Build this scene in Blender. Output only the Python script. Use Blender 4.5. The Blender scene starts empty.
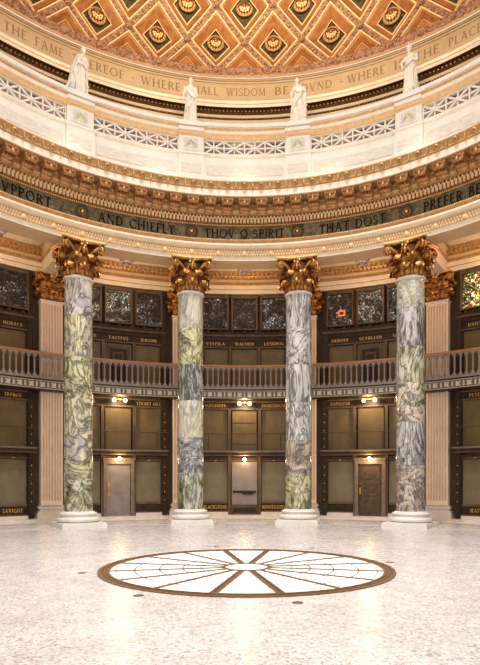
import bpy, bmesh, math, random
from math import sin, cos, pi, radians as R, degrees, sqrt, atan2
from mathutils import Vector, Matrix
random.seed(7)
SC = bpy.context.scene
COL = SC.collection
D = 10.35      # camera distance from the rotunda's axis
EYE = 1.53
F = 558.0
HY = 481.0

def P(r, th, z):
    a = R(th); return (r*sin(a), r*cos(a), z)
def Z(y, r):
    """height of a ring of radius r seen on the far side of the room"""
    return EYE + (HY-y)*(D+r)/F
def TH(x, r, cx=244.5):
    """bearing of a point of a ring from how far it stands off the axis"""
    t = (x-cx)/F
    a = 1+t*t
    zz = (D+sqrt(max(0, D*D-a*(D*D-r*r))))/a
    return degrees(atan2(t*zz, zz-D))

# ------------------------------------------------------------------ materials
def node_mat(name):
    m = bpy.data.materials.new(name); m.use_nodes = True
    nt = m.node_tree; b = nt.nodes['Principled BSDF']
    return m, nt, b
def setc(b, col, rough=.5, metal=0., spec=.5):
    b.inputs['Base Color'].default_value = (*col, 1)
    b.inputs['Roughness'].default_value = rough
    b.inputs['Metallic'].default_value = metal
    b.inputs['Specular IOR Level'].default_value = spec
def coords(nt, scale=(1,1,1), loc=(0,0,0), rot=(0,0,0)):
    tc = nt.nodes.new('ShaderNodeTexCoord'); mp = nt.nodes.new('ShaderNodeMapping')
    mp.inputs['Scale'].default_value = scale; mp.inputs['Location'].default_value = loc
    mp.inputs['Rotation'].default_value = rot
    nt.links.new(tc.outputs['Object'], mp.inputs['Vector'])
    return mp.outputs['Vector']
def noise(nt, vec, scale, detail=4, dist=0., rough=.55):
    n = nt.nodes.new('ShaderNodeTexNoise'); n.inputs['Scale'].default_value = scale
    n.inputs['Detail'].default_value = detail; n.inputs['Distortion'].default_value = dist
    n.inputs['Roughness'].default_value = rough
    nt.links.new(vec, n.inputs['Vector']); return n
def ramp(nt, fac, stops, interp='LINEAR'):
    r = nt.nodes.new('ShaderNodeValToRGB'); r.color_ramp.interpolation = interp
    el = r.color_ramp.elements
    while len(el) < len(stops): el.new(.5)
    for e, (p, c) in zip(el, stops):
        e.position = p; e.color = (*c, 1)
    nt.links.new(fac, r.inputs['Fac']); return r
def bump(nt, b, h, strength=.3, dist=.02):
    n = nt.nodes.new('ShaderNodeBump'); n.inputs['Strength'].default_value = strength
    n.inputs['Distance'].default_value = dist
    nt.links.new(h, n.inputs['Height']); nt.links.new(n.outputs['Normal'], b.inputs['Normal'])
def mottled(name, c1, c2, scale=6, rough=.5, metal=0., bs=.0, spec=.5, bscale=None, mapscale=(1,1,1)):
    m, nt, b = node_mat(name); setc(b, c1, rough, metal, spec)
    v = coords(nt, mapscale)
    n = noise(nt, v, scale, 5, .4)
    rp = ramp(nt, n.outputs['Fac'], [(.33, c1), (.67, c2)])
    nt.links.new(rp.outputs['Color'], b.inputs['Base Color'])
    if bs:
        n2 = noise(nt, v, bscale or scale*4, 3)
        bump(nt, b, n2.outputs['Fac'], bs, .02)
    return m
def carved(name, c1, c2, scale=9, rough=.45, metal=0., bs=.8):
    """carved ornament: small cells, crevice shade put in as a dark tone"""
    m, nt, b = node_mat(name); setc(b, c1, rough, metal)
    v = coords(nt)
    vo = nt.nodes.new('ShaderNodeTexVoronoi'); vo.inputs['Scale'].default_value = scale
    nt.links.new(v, vo.inputs['Vector'])
    rp = ramp(nt, vo.outputs['Distance'], [(.15, c2), (.6, c1)])  # second tone paints crevice shade into the cells
    nt.links.new(rp.outputs['Color'], b.inputs['Base Color'])
    inv = nt.nodes.new('ShaderNodeMath'); inv.operation = 'SUBTRACT'; inv.inputs[0].default_value = 1
    nt.links.new(vo.outputs['Distance'], inv.inputs[1])
    bump(nt, b, inv.outputs[0], bs, .05)
    return m
def marble(name, stops, scale, dist, stretch, seed, rot=(0,0,0), vein=(.05,.05,.06), veinw=.35, rough=.22, spec=.5):
    m, nt, b = node_mat(name); setc(b, (.5,.5,.5), rough, 0, spec)
    v = coords(nt, stretch, (seed*7.3, seed*3.1, seed*1.7), rot)
    n = noise(nt, v, scale, 7, dist, .62)
    rp = ramp(nt, n.outputs['Fac'], stops)
    n2 = noise(nt, v, scale*1.3, 6, dist*1.1, .6)
    ab = nt.nodes.new('ShaderNodeMath'); ab.operation = 'SUBTRACT'; ab.inputs[1].default_value = .5
    nt.links.new(n2.outputs['Fac'], ab.inputs[0])
    aa = nt.nodes.new('ShaderNodeMath'); aa.operation = 'ABSOLUTE'
    nt.links.new(ab.outputs[0], aa.inputs[0])
    vr = ramp(nt, aa.outputs[0], [(.0, (veinw*2,)*3), (.02,(veinw*1.5,)*3), (.055, (0,0,0))])
    mx = nt.nodes.new('ShaderNodeMix'); mx.data_type = 'RGBA'
    nt.links.new(vr.outputs['Color'], mx.inputs['Factor'])
    nt.links.new(rp.outputs['Color'], mx.inputs[6]); mx.inputs[7].default_value = (*vein, 1)
    nt.links.new(mx.outputs[2], b.inputs['Base Color'])
    return m
def emit(name, col, s):
    m, nt, b = node_mat(name); setc(b, col, .3)
    b.inputs['Emission Color'].default_value = (*col, 1); b.inputs['Emission Strength'].default_value = s
    return m

M = {}
M['white']   = mottled('white_marble', (.86,.82,.77), (.77,.73,.68), 3, .35, bs=.05)
M['statue']  = mottled('statue_marble', (.86,.80,.72), (.80,.73,.64), 8, .45)
M['panelw']  = mottled('veined_white_panel', (.78,.74,.70), (.60,.56,.52), 5, .3, mapscale=(1,1,3))
M['cream']   = mottled('cream_plaster', (.74,.57,.38), (.66,.49,.31), 4, .5)
M['creaml']  = mottled('pale_cream_plaster', (.90,.78,.62), (.82,.69,.52), 4, .5)
M['frame']   = mottled('worn_bronze_door_frame', (.24,.165,.11), (.15,.10,.065), 7, .38, .1, .1)
M['dent']    = mottled('dentil_gilt_cream', (.80,.55,.31), (.66,.42,.20), 8, .5)
M['soffit']  = mottled('warm_soffit_plaster', (.74,.50,.28), (.68,.44,.23), 3, .5)
M['tan']     = mottled('tan_plaster', (.55,.37,.20), (.47,.30,.15), 4, .5)
M['friezeu'] = mottled('frieze_plaster', (.68,.48,.28), (.60,.41,.22), 3, .6, spec=.2)
M['letteru'] = mottled('inscription_brown', (.34,.19,.08), (.28,.15,.06), 5, .6)
M['gold']    = mottled('gilding', (.66,.31,.09), (.20,.075,.018), 9, .34, .75, .5)  # dark mottle stands in for shade in the leaf crevices
M['goldl']   = mottled('bright_gilding', (1.0,.72,.36), (.88,.55,.22), 10, .42, .25)
M['goldp']   = mottled('antique_gold_paint', (.62,.36,.14), (.42,.21,.07), 8, .45, .3, .2)
M['copper']  = mottled('copper_gilding', (.34,.12,.035), (.14,.045,.012), 9, .4, .6, .3)  # also darkened to paint shade behind capital leaves and dentils
M['dark']    = mottled('recess_shade_and_dark_brown', (.15,.075,.028), (.08,.04,.014), 8, .7, spec=.1)  # dark brown; on the drum it paints shade into the recessed bands
M['green']   = marble('green_frieze_marble', [(.3,(.07,.052,.028)),(.5,(.165,.125,.070)),(.62,(.24,.19,.115)),(.75,(.10,.078,.045))], 3, 1.5, (1,1,1), 3, vein=(.03,.027,.012), veinw=.3, rough=.5, spec=.08)
M['letter']  = mottled('dark_bronze_letters', (.008,.006,.004), (.012,.008,.005), 5, .6, spec=.08)
M['letterg'] = mottled('gold_leaf_letters', (.85,.52,.16), (.75,.42,.10), 5, .4, .4)
M['ribs']    = carved('carved_rib_leaves', (.48,.25,.14), (.20,.085,.04), 9, .5, .2, 1.)
M['coffer']  = mottled('coffer_ochre', (.50,.21,.065), (.32,.115,.035), 4, .55, .1)
M['cofferd'] = mottled('coffer_ground_dark_green', (.03,.026,.012), (.17,.12,.05), 14, .6, spec=.1)
M['eggs']    = mottled('egg_moulding_gold', (.60,.38,.17), (.45,.26,.10), 8, .5, .15)
M['modil']   = mottled('modillion_gilding', (.74,.42,.18), (.32,.14,.05), 14, .42, .35, .5)
M['pil']     = mottled('pink_cream_marble', (.92,.74,.59), (.84,.66,.51), 2.5, .38)
M['bronze']  = mottled('dark_bronze', (.055,.033,.018), (.025,.015,.008), 6, .42, .0, spec=.18)
M['wood']    = mottled('brown_marble_wall', (.165,.105,.066), (.095,.06,.037), 5, .42, spec=.15, mapscale=(1,1,.3))
M['olive']   = mottled('olive_stack_glass', (.185,.130,.062), (.14,.096,.043), 2, .25, spec=.22)
M['oliveb']  = mottled('taupe_stack_glass', (.225,.18,.115), (.18,.14,.088), 2, .2, spec=.25)
M['gapshade'] = mottled('shelf_gap_shade', (.02,.015,.01), (.01,.008,.006), 2, .3)  # near-black strips paint the shade of open gaps
M['baluster']= mottled('grey_bronze_baluster', (.36,.295,.265), (.23,.18,.16), 8, .4, .2)
M['rail']    = mottled('polished_wood_rail', (.50,.23,.12), (.38,.16,.08), 6, .25, mapscale=(1,1,6))
M['silver']  = mottled('silvered_ornament', (.70,.63,.53), (.58,.50,.41), 10, .4, .1)
M['doorg']   = mottled('grey_bronze_door', (.30,.24,.21), (.23,.18,.155), 3, .3, .2)
M['doorb']   = mottled('brown_bronze_door', (.11,.072,.042), (.06,.04,.022), 6, .35, .1, spec=.25)
M['brass']   = mottled('polished_brass', (.85,.50,.13), (.75,.40,.09), 6, .3, .8)
M['rim']     = mottled('skylight_brass_rim', (.23,.12,.05), (.15,.075,.03), 12, .45, .3)
M['rimd']    = mottled('skylight_dark_channel', (.13,.07,.035), (.08,.045,.02), 12, .5, .2)
M['glassw']  = mottled('white_floor_glass', (.96,.96,.94), (.93,.93,.91), 1.2, .5, spec=.2)
M['ringl']   = mottled('grey_glass_joint', (.45,.38,.28), (.38,.32,.22), 5, .4)
M['globe']   = emit('lamp_globe', (1,.80,.55), 9)
M['pend']    = mottled('pendant_dark_bronze', (.035,.022,.024), (.06,.04,.042), 5, .45, .1, spec=.2)
M['pendhi']   = mottled('pendant_lilac_highlight', (.20,.16,.18), (.12,.10,.12), 5, .4)  # lilac highlight on the bronze dish, put into the colour
M['step']    = mottled('pale_step_marble', (.78,.72,.66), (.66,.58,.52), 3, .3)
M['inlay']   = mottled('brown_inlay_marble', (.25,.15,.09), (.18,.10,.06), 4, .3)
M['inlayy']  = mottled('yellow_inlay_marble', (.60,.42,.14), (.45,.28,.08), 4, .3)

def floor_mat():
    m, nt, b = node_mat('mosaic_terrazzo_floor'); setc(b, (.6,.55,.5), .28)
    v = coords(nt)
    vo = nt.nodes.new('ShaderNodeTexVoronoi'); vo.inputs['Scale'].default_value = 42; vo.feature = 'F1'
    nt.links.new(v, vo.inputs['Vector'])
    de = nt.nodes.new('ShaderNodeTexVoronoi'); de.inputs['Scale'].default_value = 42; de.feature = 'DISTANCE_TO_EDGE'
    nt.links.new(v, de.inputs['Vector'])
    n = noise(nt, v, .8, 5, .6)
    r0 = ramp(nt, n.outputs['Fac'], [(.3,(.66,.62,.60)),(.55,(.79,.76,.745)),(.75,(.72,.685,.67))])
    hs = nt.nodes.new('ShaderNodeSeparateColor'); nt.links.new(vo.outputs['Color'], hs.inputs[0])
    rc = ramp(nt, hs.outputs[0], [(0,(.50,.46,.44)),(.4,(.93,.92,.91)),(1,(1.,1.,1.))])
    m1 = nt.nodes.new('ShaderNodeMix'); m1.data_type='RGBA'; m1.blend_type='MULTIPLY'; m1.inputs['Factor'].default_value=1
    nt.links.new(r0.outputs['Color'], m1.inputs[6]); nt.links.new(rc.outputs['Color'], m1.inputs[7])
    re = ramp(nt, de.outputs['Distance'], [(0,(.72,.70,.68)),(.05,(1,1,1))])
    m2 = nt.nodes.new('ShaderNodeMix'); m2.data_type='RGBA'; m2.blend_type='MULTIPLY'; m2.inputs['Factor'].default_value=1
    nt.links.new(m1.outputs[2], m2.inputs[6]); nt.links.new(re.outputs['Color'], m2.inputs[7])
    nt.links.new(m2.outputs[2], b.inputs['Base Color'])
    n3 = noise(nt, v, 5, 4, .5)
    rr = ramp(nt, n3.outputs['Fac'], [(.3,(.16,)*3),(.7,(.34,)*3)])
    nt.links.new(rr.outputs['Color'], b.inputs['Roughness'])
    bump(nt, b, de.outputs['Distance'], .12, .01)
    return m
M['floor'] = floor_mat()

def glass_mat(name, pal, seed, lit=1.0, scale=9):
    """stained mosaic glass with light behind it"""
    m, nt, b = node_mat(name); setc(b, (.035,.024,.016), .5, spec=.1)
    v = coords(nt, (1,1,1), (seed*3.3, seed, seed*2.2))
    vo = nt.nodes.new('ShaderNodeTexVoronoi'); vo.inputs['Scale'].default_value = scale
    nt.links.new(v, vo.inputs['Vector'])
    de = nt.nodes.new('ShaderNodeTexVoronoi'); de.inputs['Scale'].default_value = scale; de.feature='DISTANCE_TO_EDGE'
    nt.links.new(v, de.inputs['Vector'])
    sp = nt.nodes.new('ShaderNodeSeparateColor'); nt.links.new(vo.outputs['Color'], sp.inputs[0])
    k = len(pal)
    rp = ramp(nt, sp.outputs[0], [(i/k, c) for i, c in enumerate(pal)], 'CONSTANT')
    lead = ramp(nt, de.outputs['Distance'], [(.06,(.02,.02,.02)),(.20,(1,1,1))])
    nz = noise(nt, v, 1.8, 3, 1.)
    pt = ramp(nt, nz.outputs['Fac'], [(.45,(.10,)*3),(.66,(1.,)*3)])
    a = nt.nodes.new('ShaderNodeMix'); a.data_type='RGBA'; a.blend_type='MULTIPLY'; a.inputs['Factor'].default_value=1
    nt.links.new(rp.outputs['Color'], a.inputs[6]); nt.links.new(lead.outputs['Color'], a.inputs[7])
    c = nt.nodes.new('ShaderNodeMix'); c.data_type='RGBA'; c.blend_type='MULTIPLY'; c.inputs['Factor'].default_value=1
    nt.links.new(a.outputs[2], c.inputs[6]); nt.links.new(pt.outputs['Color'], c.inputs[7])
    nt.links.new(c.outputs[2], b.inputs['Emission Color']); b.inputs['Emission Strength'].default_value = lit
    return m

# ------------------------------------------------------------------ mesh builder
class G:
    def __init__(s): s.v=[]; s.f=[]; s.m=[]; s.mats=[]; s.sm=[]
    def mi(s, mat):
        if mat not in s.mats: s.mats.append(mat)
        return s.mats.index(mat)
    def add(s, vs, fs, mat, smooth=False):
        o=len(s.v); s.v += [tuple(x) for x in vs]; k=s.mi(mat)
        for f in fs: s.f.append(tuple(i+o for i in f)); s.m.append(k); s.sm.append(smooth)
    def grid(s, rows, mat, smooth=False, closeu=False, closev=False):
        nu=len(rows); nv=len(rows[0]); vs=[p for r in rows for p in r]; fs=[]
        for i in range(nu if closeu else nu-1):
            for j in range(nv if closev else nv-1):
                i2=(i+1)%nu; j2=(j+1)%nv
                fs.append((i*nv+j, i*nv+j2, i2*nv+j2, i2*nv+j))
        s.add(vs, fs, mat, smooth)
    def ring(s, prof, mat, t0=-95, t1=95, n=152, smooth=False, mats=None):
        """sweep an (r,z) profile about the room's axis; mats gives one material per profile segment"""
        full = abs(t1-t0) >= 359.9
        ths=[t0+(t1-t0)*i/n for i in range(n if full else n+1)]
        for k in range(len(prof)-1):
            rows=[[P(prof[k][0],t,prof[k][1]), P(prof[k+1][0],t,prof[k+1][1])] for t in ths]
            s.grid(rows, (mats[k] if mats else mat), smooth, closeu=full)
    def pbox(s, r0, r1, t0, t1, z0, z1, mat, n=1):
        """block bounded by two radii, two bearings, two heights"""
        rows=[]
        for i in range(n+1):
            t=t0+(t1-t0)*i/n
            rows.append([P(r0,t,z0),P(r1,t,z0),P(r1,t,z1),P(r0,t,z1)])
        vs=[p for r in rows for p in r]; fs=[]
        for i in range(n):
            for j in range(4):
                j2=(j+1)%4; fs.append((i*4+j,i*4+j2,(i+1)*4+j2,(i+1)*4+j))
        fs.append((0,1,2,3)); fs.append((n*4+3,n*4+2,n*4+1,n*4))
        s.add(vs, fs, mat)
    def bar(s, a, b, w, d, mat, up=(0,0,1)):
        """straight bar from a to b, w wide across, d deep"""
        a=Vector(a); b=Vector(b); x=(b-a).normalized(); u=Vector(up)
        y=x.cross(u)
        if y.length<1e-5: y=x.cross(Vector((1,0,0)))
        y.normalize(); z=x.cross(y).normalized()
        vs=[]
        for p in (a,b):
            for sy,sz in ((-1,-1),(1,-1),(1,1),(-1,1)): vs.append(p+y*(sy*w/2)+z*(sz*d/2))
        s.add(vs, [(0,1,2,3),(7,6,5,4),(0,4,5,1),(1,5,6,2),(2,6,7,3),(3,7,4,0)], mat)
    def box(s, c, sz, mat, rot=0):
        a=R(rot); vs=[]
        for dz in (-.5,.5):
            for dx,dy in ((-.5,-.5),(.5,-.5),(.5,.5),(-.5,.5)):
                x=dx*sz[0]; y=dy*sz[1]
                vs.append((c[0]+x*cos(a)+y*sin(a), c[1]-x*sin(a)+y*cos(a), c[2]+dz*sz[2]))
        s.add(vs, [(3,2,1,0),(4,5,6,7),(0,1,5,4),(1,2,6,5),(2,3,7,6),(3,0,4,7)], mat)
    def lathe(s, prof, mat, n=24, c=(0,0,0), smooth=True, cap=True, mats=None):
        for k in range(len(prof)-1):
            rows=[[(c[0]+r*cos(2*pi*i/n), c[1]+r*sin(2*pi*i/n), c[2]+z) for r,z in prof[k:k+2]] for i in range(n)]
            s.grid(rows, mats[k] if mats else mat, smooth, closeu=True)
        if cap:
            for (r,z) in (prof[0],prof[-1]):
                if r>1e-4: s.add([(c[0]+r*cos(2*pi*i/n), c[1]+r*sin(2*pi*i/n), c[2]+z) for i in range(n)], [tuple(range(n))], mat)
    def ball(s, c, rx, ry, rz, mat, nu=10, nv=7, rot=None):
        rows=[]
        for i in range(nu):
            row=[]
            for j in range(nv+1):
                a=2*pi*i/nu; b=-pi/2+pi*j/nv
                q=Vector((rx*cos(b)*cos(a), ry*cos(b)*sin(a), rz*sin(b)))
                if rot is not None: q=rot@q
                row.append((c[0]+q[0],c[1]+q[1],c[2]+q[2]))
            rows.append(row)
        s.grid(rows, mat, True, closeu=True)
    def tube(s, pts, rad, mat, n=8, cap=True):
        pts=[Vector(p) for p in pts]; rows=[]
        if not hasattr(rad,'__len__'): rad=[rad]*len(pts)
        prev=None
        for i,p in enumerate(pts):
            t=(pts[min(i+1,len(pts)-1)]-pts[max(i-1,0)])
            t = t.normalized() if t.length>1e-9 else Vector((0,0,1))
            ref = prev if prev is not None else (Vector((0,0,1)) if abs(t.z)<.9 else Vector((1,0,0)))
            x=(ref-t*ref.dot(t))
            if x.length<1e-6: x=t.orthogonal()
            x.normalize(); y=t.cross(x); prev=x
            rows.append([tuple(p+x*(rad[i]*cos(2*pi*k/n))+y*(rad[i]*sin(2*pi*k/n))) for k in range(n)])
        s.grid(rows, mat, True, closev=True)
        if cap:
            s.add(rows[0],[tuple(range(n))],mat); s.add(rows[-1],[tuple(range(n))],mat)
    def move(s, fn): s.v=[tuple(fn(p)) for p in s.v]; return s
    def build(s, name, parent=None, kind=None, label=None, merge=True, origin=None):
        me=bpy.data.meshes.new(name)
        vs = s.v if origin is None else [(p[0]-origin[0],p[1]-origin[1],p[2]-origin[2]) for p in s.v]
        me.from_pydata(vs, [], s.f)
        for mm in s.mats: me.materials.append(M[mm] if isinstance(mm,str) else mm)
        me.polygons.foreach_set('material_index', s.m); me.polygons.foreach_set('use_smooth', s.sm)
        bm=bmesh.new(); bm.from_mesh(me)
        if merge: bmesh.ops.remove_doubles(bm, verts=bm.verts, dist=1e-4)
        bmesh.ops.recalc_face_normals(bm, faces=bm.faces)
        bm.to_mesh(me); bm.free(); me.update()
        o=bpy.data.objects.new(name, me); COL.objects.link(o)
        if parent is not None: o.parent=parent
        if origin is not None and parent is None: o.location=origin
        if kind: o['kind']=kind
        if label: o['label']=label
        return o
def thing(name, label, cat, loc=(0,0,0), rz=0, group=None, kind=None):
    o=bpy.data.objects.new(name,None); COL.objects.link(o); o.empty_display_size=.1
    o.location=loc; o.rotation_euler=(0,0,R(rz))
    if kind: o['kind']=kind
    if label: o['label']=label
    if cat: o['category']=cat
    if group: o['group']=group
    return o
def tag(o, label, cat, group=None):
    o['label']=label; o['category']=cat
    if group: o['group']=group
    return o
def dup(root, loc, rz, label, group=None):
    r=root.copy(); COL.objects.link(r); r.location=loc; r.rotation_euler=(0,0,R(rz)); r['label']=label
    if group: r['group']=group
    for ch in list(root.children):
        c=ch.copy(); COL.objects.link(c); c.parent=r
        for g in list(ch.children):
            d=g.copy(); COL.objects.link(d); d.parent=c
    return r

# ------------------------------------------------------------------ lettering (roman capitals drawn as strokes)
TK, TN, SR = .15, .075, .045
def _line(x0,y0,x1,y1,w):
    dx,dy=x1-x0,y1-y0
    if abs(dx)>=abs(dy)*3: ox,oy=0,w/2
    else: ox,oy=w/2,0
    return [[(x0-ox,y0-oy),(x0+ox,y0+oy),(x1+ox,y1+oy),(x1-ox,y1-oy)]]
def _arc(cx,cy,rx,ry,a0,a1,wt=TN,wk=TK,n=10):
    out=[]; pr=None
    for i in range(n+1):
        a=R(a0+(a1-a0)*i/n); w=wt+(wk-wt)*abs(cos(a))
        p=((cx+(rx-w/2)*cos(a), cy+(ry-wt/2)*sin(a)), (cx+(rx+w/2)*cos(a), cy+(ry+wt/2)*sin(a)))
        if pr: out.append([pr[0],pr[1],p[1],p[0]])
        pr=p
    return out
def _ser(x,y,w=.24): return _line(x-w/2,y,x+w/2,y,SR)
def V_(x): return _line(x,0,x,1,TK)+_ser(x,.02)+_ser(x,.98)
L = {
 'A':(.86,_line(.12,0,.43,1,TN)+_line(.74,0,.43,1,TK)+_line(.25,.36,.62,.36,TN)+_ser(.12,.02)+_ser(.74,.02)),
 'B':(.66,V_(.14)+_arc(.30,.76,.22,.21,-90,90)+_line(.14,.97,.32,.97,TN)+_line(.14,.54,.32,.54,TN)+_arc(.32,.28,.27,.25,-90,90)+_line(.14,.03,.32,.03,TN)),
 'C':(.84,_arc(.50,.5,.40,.47,50,310)+_line(.76,.74,.76,.92,SR)),
 'D':(.86,V_(.14)+_arc(.34,.5,.42,.46,-90,90)+_line(.14,.96,.36,.96,TN)+_line(.14,.04,.36,.04,TN)),
 'E':(.60,V_(.14)+_line(.14,.96,.52,.96,TN)+_line(.14,.5,.46,.5,TN)+_line(.14,.04,.54,.04,TN)+_line(.52,.86,.52,.99,SR)+_line(.54,.01,.54,.15,SR)),
 'F':(.56,V_(.14)+_line(.14,.96,.52,.96,TN)+_line(.14,.5,.44,.5,TN)+_line(.52,.86,.52,.99,SR)),
 'G':(.88,_arc(.50,.5,.40,.47,50,330)+_line(.80,.05,.80,.42,TK)+_ser(.78,.42)),
 'H':(.88,V_(.14)+V_(.74)+_line(.14,.52,.74,.52,TN)),
 'I':(.30,V_(.15)),
 'J':(.38,_line(.22,.05,.22,1,TK)+_arc(.10,.08,.14,.20,-90,0)+_ser(.22,.98)),
 'K':(.74,V_(.14)+_line(.16,.42,.62,1,TN)+_line(.28,.56,.66,0,TK)+_ser(.62,.98)+_ser(.66,.02)),
 'L':(.58,V_(.14)+_line(.14,.04,.54,.04,TN)+_line(.54,.01,.54,.16,SR)),
 'M':(1.0,_line(.14,0,.18,1,TN)+_line(.18,1,.50,.05,TK)+_line(.82,1,.50,.05,TN)+_line(.86,0,.82,1,TK)+_ser(.14,.02)+_ser(.86,.02)),
 'N':(.88,_line(.14,0,.14,1,TN)+_line(.14,1,.74,0,TK)+_line(.74,0,.74,1,TN)+_ser(.14,.02)+_ser(.74,.98)),
 'O':(.94,_arc(.47,.5,.39,.47,0,360,n=18)),
 'P':(.62,V_(.14)+_arc(.30,.73,.25,.24,-90,90)+_line(.14,.97,.32,.97,TN)+_line(.14,.49,.32,.49,TN)),
 'Q':(.94,_arc(.47,.5,.39,.47,0,360,n=18)+_line(.50,.1,.92,-.18,TK)),
 'R':(.72,V_(.14)+_arc(.30,.75,.24,.22,-90,90)+_line(.14,.97,.32,.97,TN)+_line(.14,.53,.32,.53,TN)+_line(.32,.52,.66,0,TK)+_ser(.66,.02,.16)),
 'S':(.58,_arc(.29,.74,.19,.23,20,270)+_arc(.29,.27,.21,.24,-160,90)+_line(.47,.78,.47,.93,SR)+_line(.08,.05,.08,.20,SR)),
 'T':(.74,_line(.37,0,.37,1,TK)+_line(.04,.96,.70,.96,TN)+_ser(.37,.02)+_line(.05,.84,.05,.99,SR)+_line(.69,.84,.69,.99,SR)),
 'V':(.84,_line(.12,1,.42,0,TK)+_line(.72,1,.42,0,TN)+_ser(.12,.98)+_ser(.72,.98)),
 'W':(1.2,_line(.12,1,.38,0,TK)+_line(.60,1,.38,0,TN)+_line(.60,1,.84,0,TK)+_line(1.08,1,.84,0,TN)+_ser(.12,.98)+_ser(.60,.98)+_ser(1.08,.98)),
 'X':(.78,_line(.12,1,.66,0,TK)+_line(.64,1,.12,0,TN)+_ser(.14,.98)+_ser(.64,.98)+_ser(.14,.02)+_ser(.64,.02)),
 'Y':(.78,_line(.12,1,.39,.5,TK)+_line(.66,1,.39,.5,TN)+_line(.39,0,.39,.5,TK)+_ser(.12,.98)+_ser(.66,.98)+_ser(.39,.02)),
 'Z':(.70,_line(.06,.96,.62,.96,TN)+_line(.06,.04,.64,.04,TN)+_line(.60,1,.10,0,TK)),
 '.':(.34,[[(.1,.45),(.17,.53),(.24,.45),(.17,.37)]]),
 ' ':(.42,[]),
}
def inscription(name, text, t0, t1, r, zb, h, mat, parent, depth=.012, tilt=0.):
    """letters standing on a curved wall from bearing t0 to t1 (t1 None: natural width)"""
    gap=.14; W=sum(L[c][0]+gap for c in text)-gap
    if t1 is None: sx=h
    else: sx=R(t1-t0)*r/W
    g=G(); x=0
    for c in text:
        w,polys=L[c]
        for q in polys:
            n=len(q)
            fr=[P(r-depth-.001, t0+degrees((x+a)*sx/r), zb+b*h) for a,b in q]
            bk=[P(r+.01, t0+degrees((x+a)*sx/r), zb+b*h) for a,b in q]
            fs=[tuple(range(n))]+[(i,(i+1)%n,n+(i+1)%n,n+i) for i in range(n)]
            g.add(fr+bk, fs, mat)
        x+=w+gap
    return g.build(name, parent, merge=False)
LP=dict(sky=1650,up=5,dome=16,flood=215,amb=66,world=1.04,exp=0.08)
M['drumw']=mottled('brown_gold_drum_wall',(.46,.26,.10),(.32,.16,.055),5,.5)
# ================================================================== THE SETTING
BAYS=(-2,-1,0,1,2); COLTH=(-33.75,-11.25,11.25,33.75)
def S(name, g, parent=None, **k): return g.build(name, parent, kind=None if parent else 'structure', **k)

g=G()
n=96; rs=[0.001]+[1+i for i in range(14)]+[14.3]
g.grid([[P(r,360*i/n,0) for r in rs] for i in range(n)], 'floor', closeu=True)
S('floor', g)
g=G()
g.ring([(9.75,.0),(9.75,.006),(10.35,.006)],'step')
g.ring([(10.35,.006),(11.85,.006)],'floor'); g.ring([(11.85,.006),(12.05,.006)],'inlay'); g.ring([(12.05,.006),(13.2,.006)],'step')
for c in COLTH:
    for s in (-1,1):
        a=c+s*5.6
        g.add([P(9.85,a,.010),P(10.03,a-s*1.1,.010),P(10.22,a,.010),P(10.03,a+s*1.1,.010)],[(0,1,2,3)],'inlayy')
S('trim_1', g)
g=G()
g.ring([(12.95,0),(12.95,.10),(13.85,.10)],'step',n=152)
S('trim_2', g)

g=G(); g.ring([(13.75,0),(13.75,10.6)],'wood'); S('wall_back', g)

# main entablature carried by the columns, swept about the room's axis
z=lambda y,r: Z(y,r)
zf=dict(a0=9.40, a1=z(257.3,9.58), a2=z(250,9.56), a3=z(243.6,9.46), a4=z(239.2,9.5), f1=z(227,9.62), d0=z(225,9.56), d1=z(215.5,9.5), e1=z(210.5,9.42), m1=z(197,9.0), c1=z(190.3,8.98), y1=z(181,8.86))
prof=[(10.45,10.5),(10.45,9.62),(10.40,9.60),(10.40,9.40),(9.62,9.40),
 (9.62,zf['a1']-.03),(9.56,zf['a1']),(9.56,zf['a2']),(9.50,zf['a2']+.03),(9.46,zf['a2']+.12),(9.46,zf['a3']),
 (9.50,zf['a3']+.02),(9.44,zf['a4']-.03),(9.62,zf['a4']),(9.62,zf['f1']),
 (9.56,zf['f1']+.01),(9.54,zf['d0']),(9.58,zf['d0']+.01),(9.58,zf['d1']),(9.44,zf['d1']+.02),(9.42,zf['e1']),
 (9.46,zf['e1']+.01),(9.46,zf['m1']),(9.02,zf['m1']),(8.98,zf['m1']+.02),(8.98,zf['c1']),
 (9.0,zf['c1']+.02),(8.97,zf['c1']+.05),(8.90,zf['y1']-.06),(8.86,zf['y1']-.04),(8.86,zf['y1']),(9.8,zf['y1']+.03)]
mats=['cream','cream','soffit','soffit','creaml','creaml','eggs','cream','cream','creaml','goldp','goldp','goldp','green','goldp','copper','copper','copper','eggs','eggs','goldp','goldp','goldp','cream','creaml','creaml','goldp','eggs','eggs','goldp','creaml']
g=G(); g.ring(prof,'cream',mats=mats)
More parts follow.
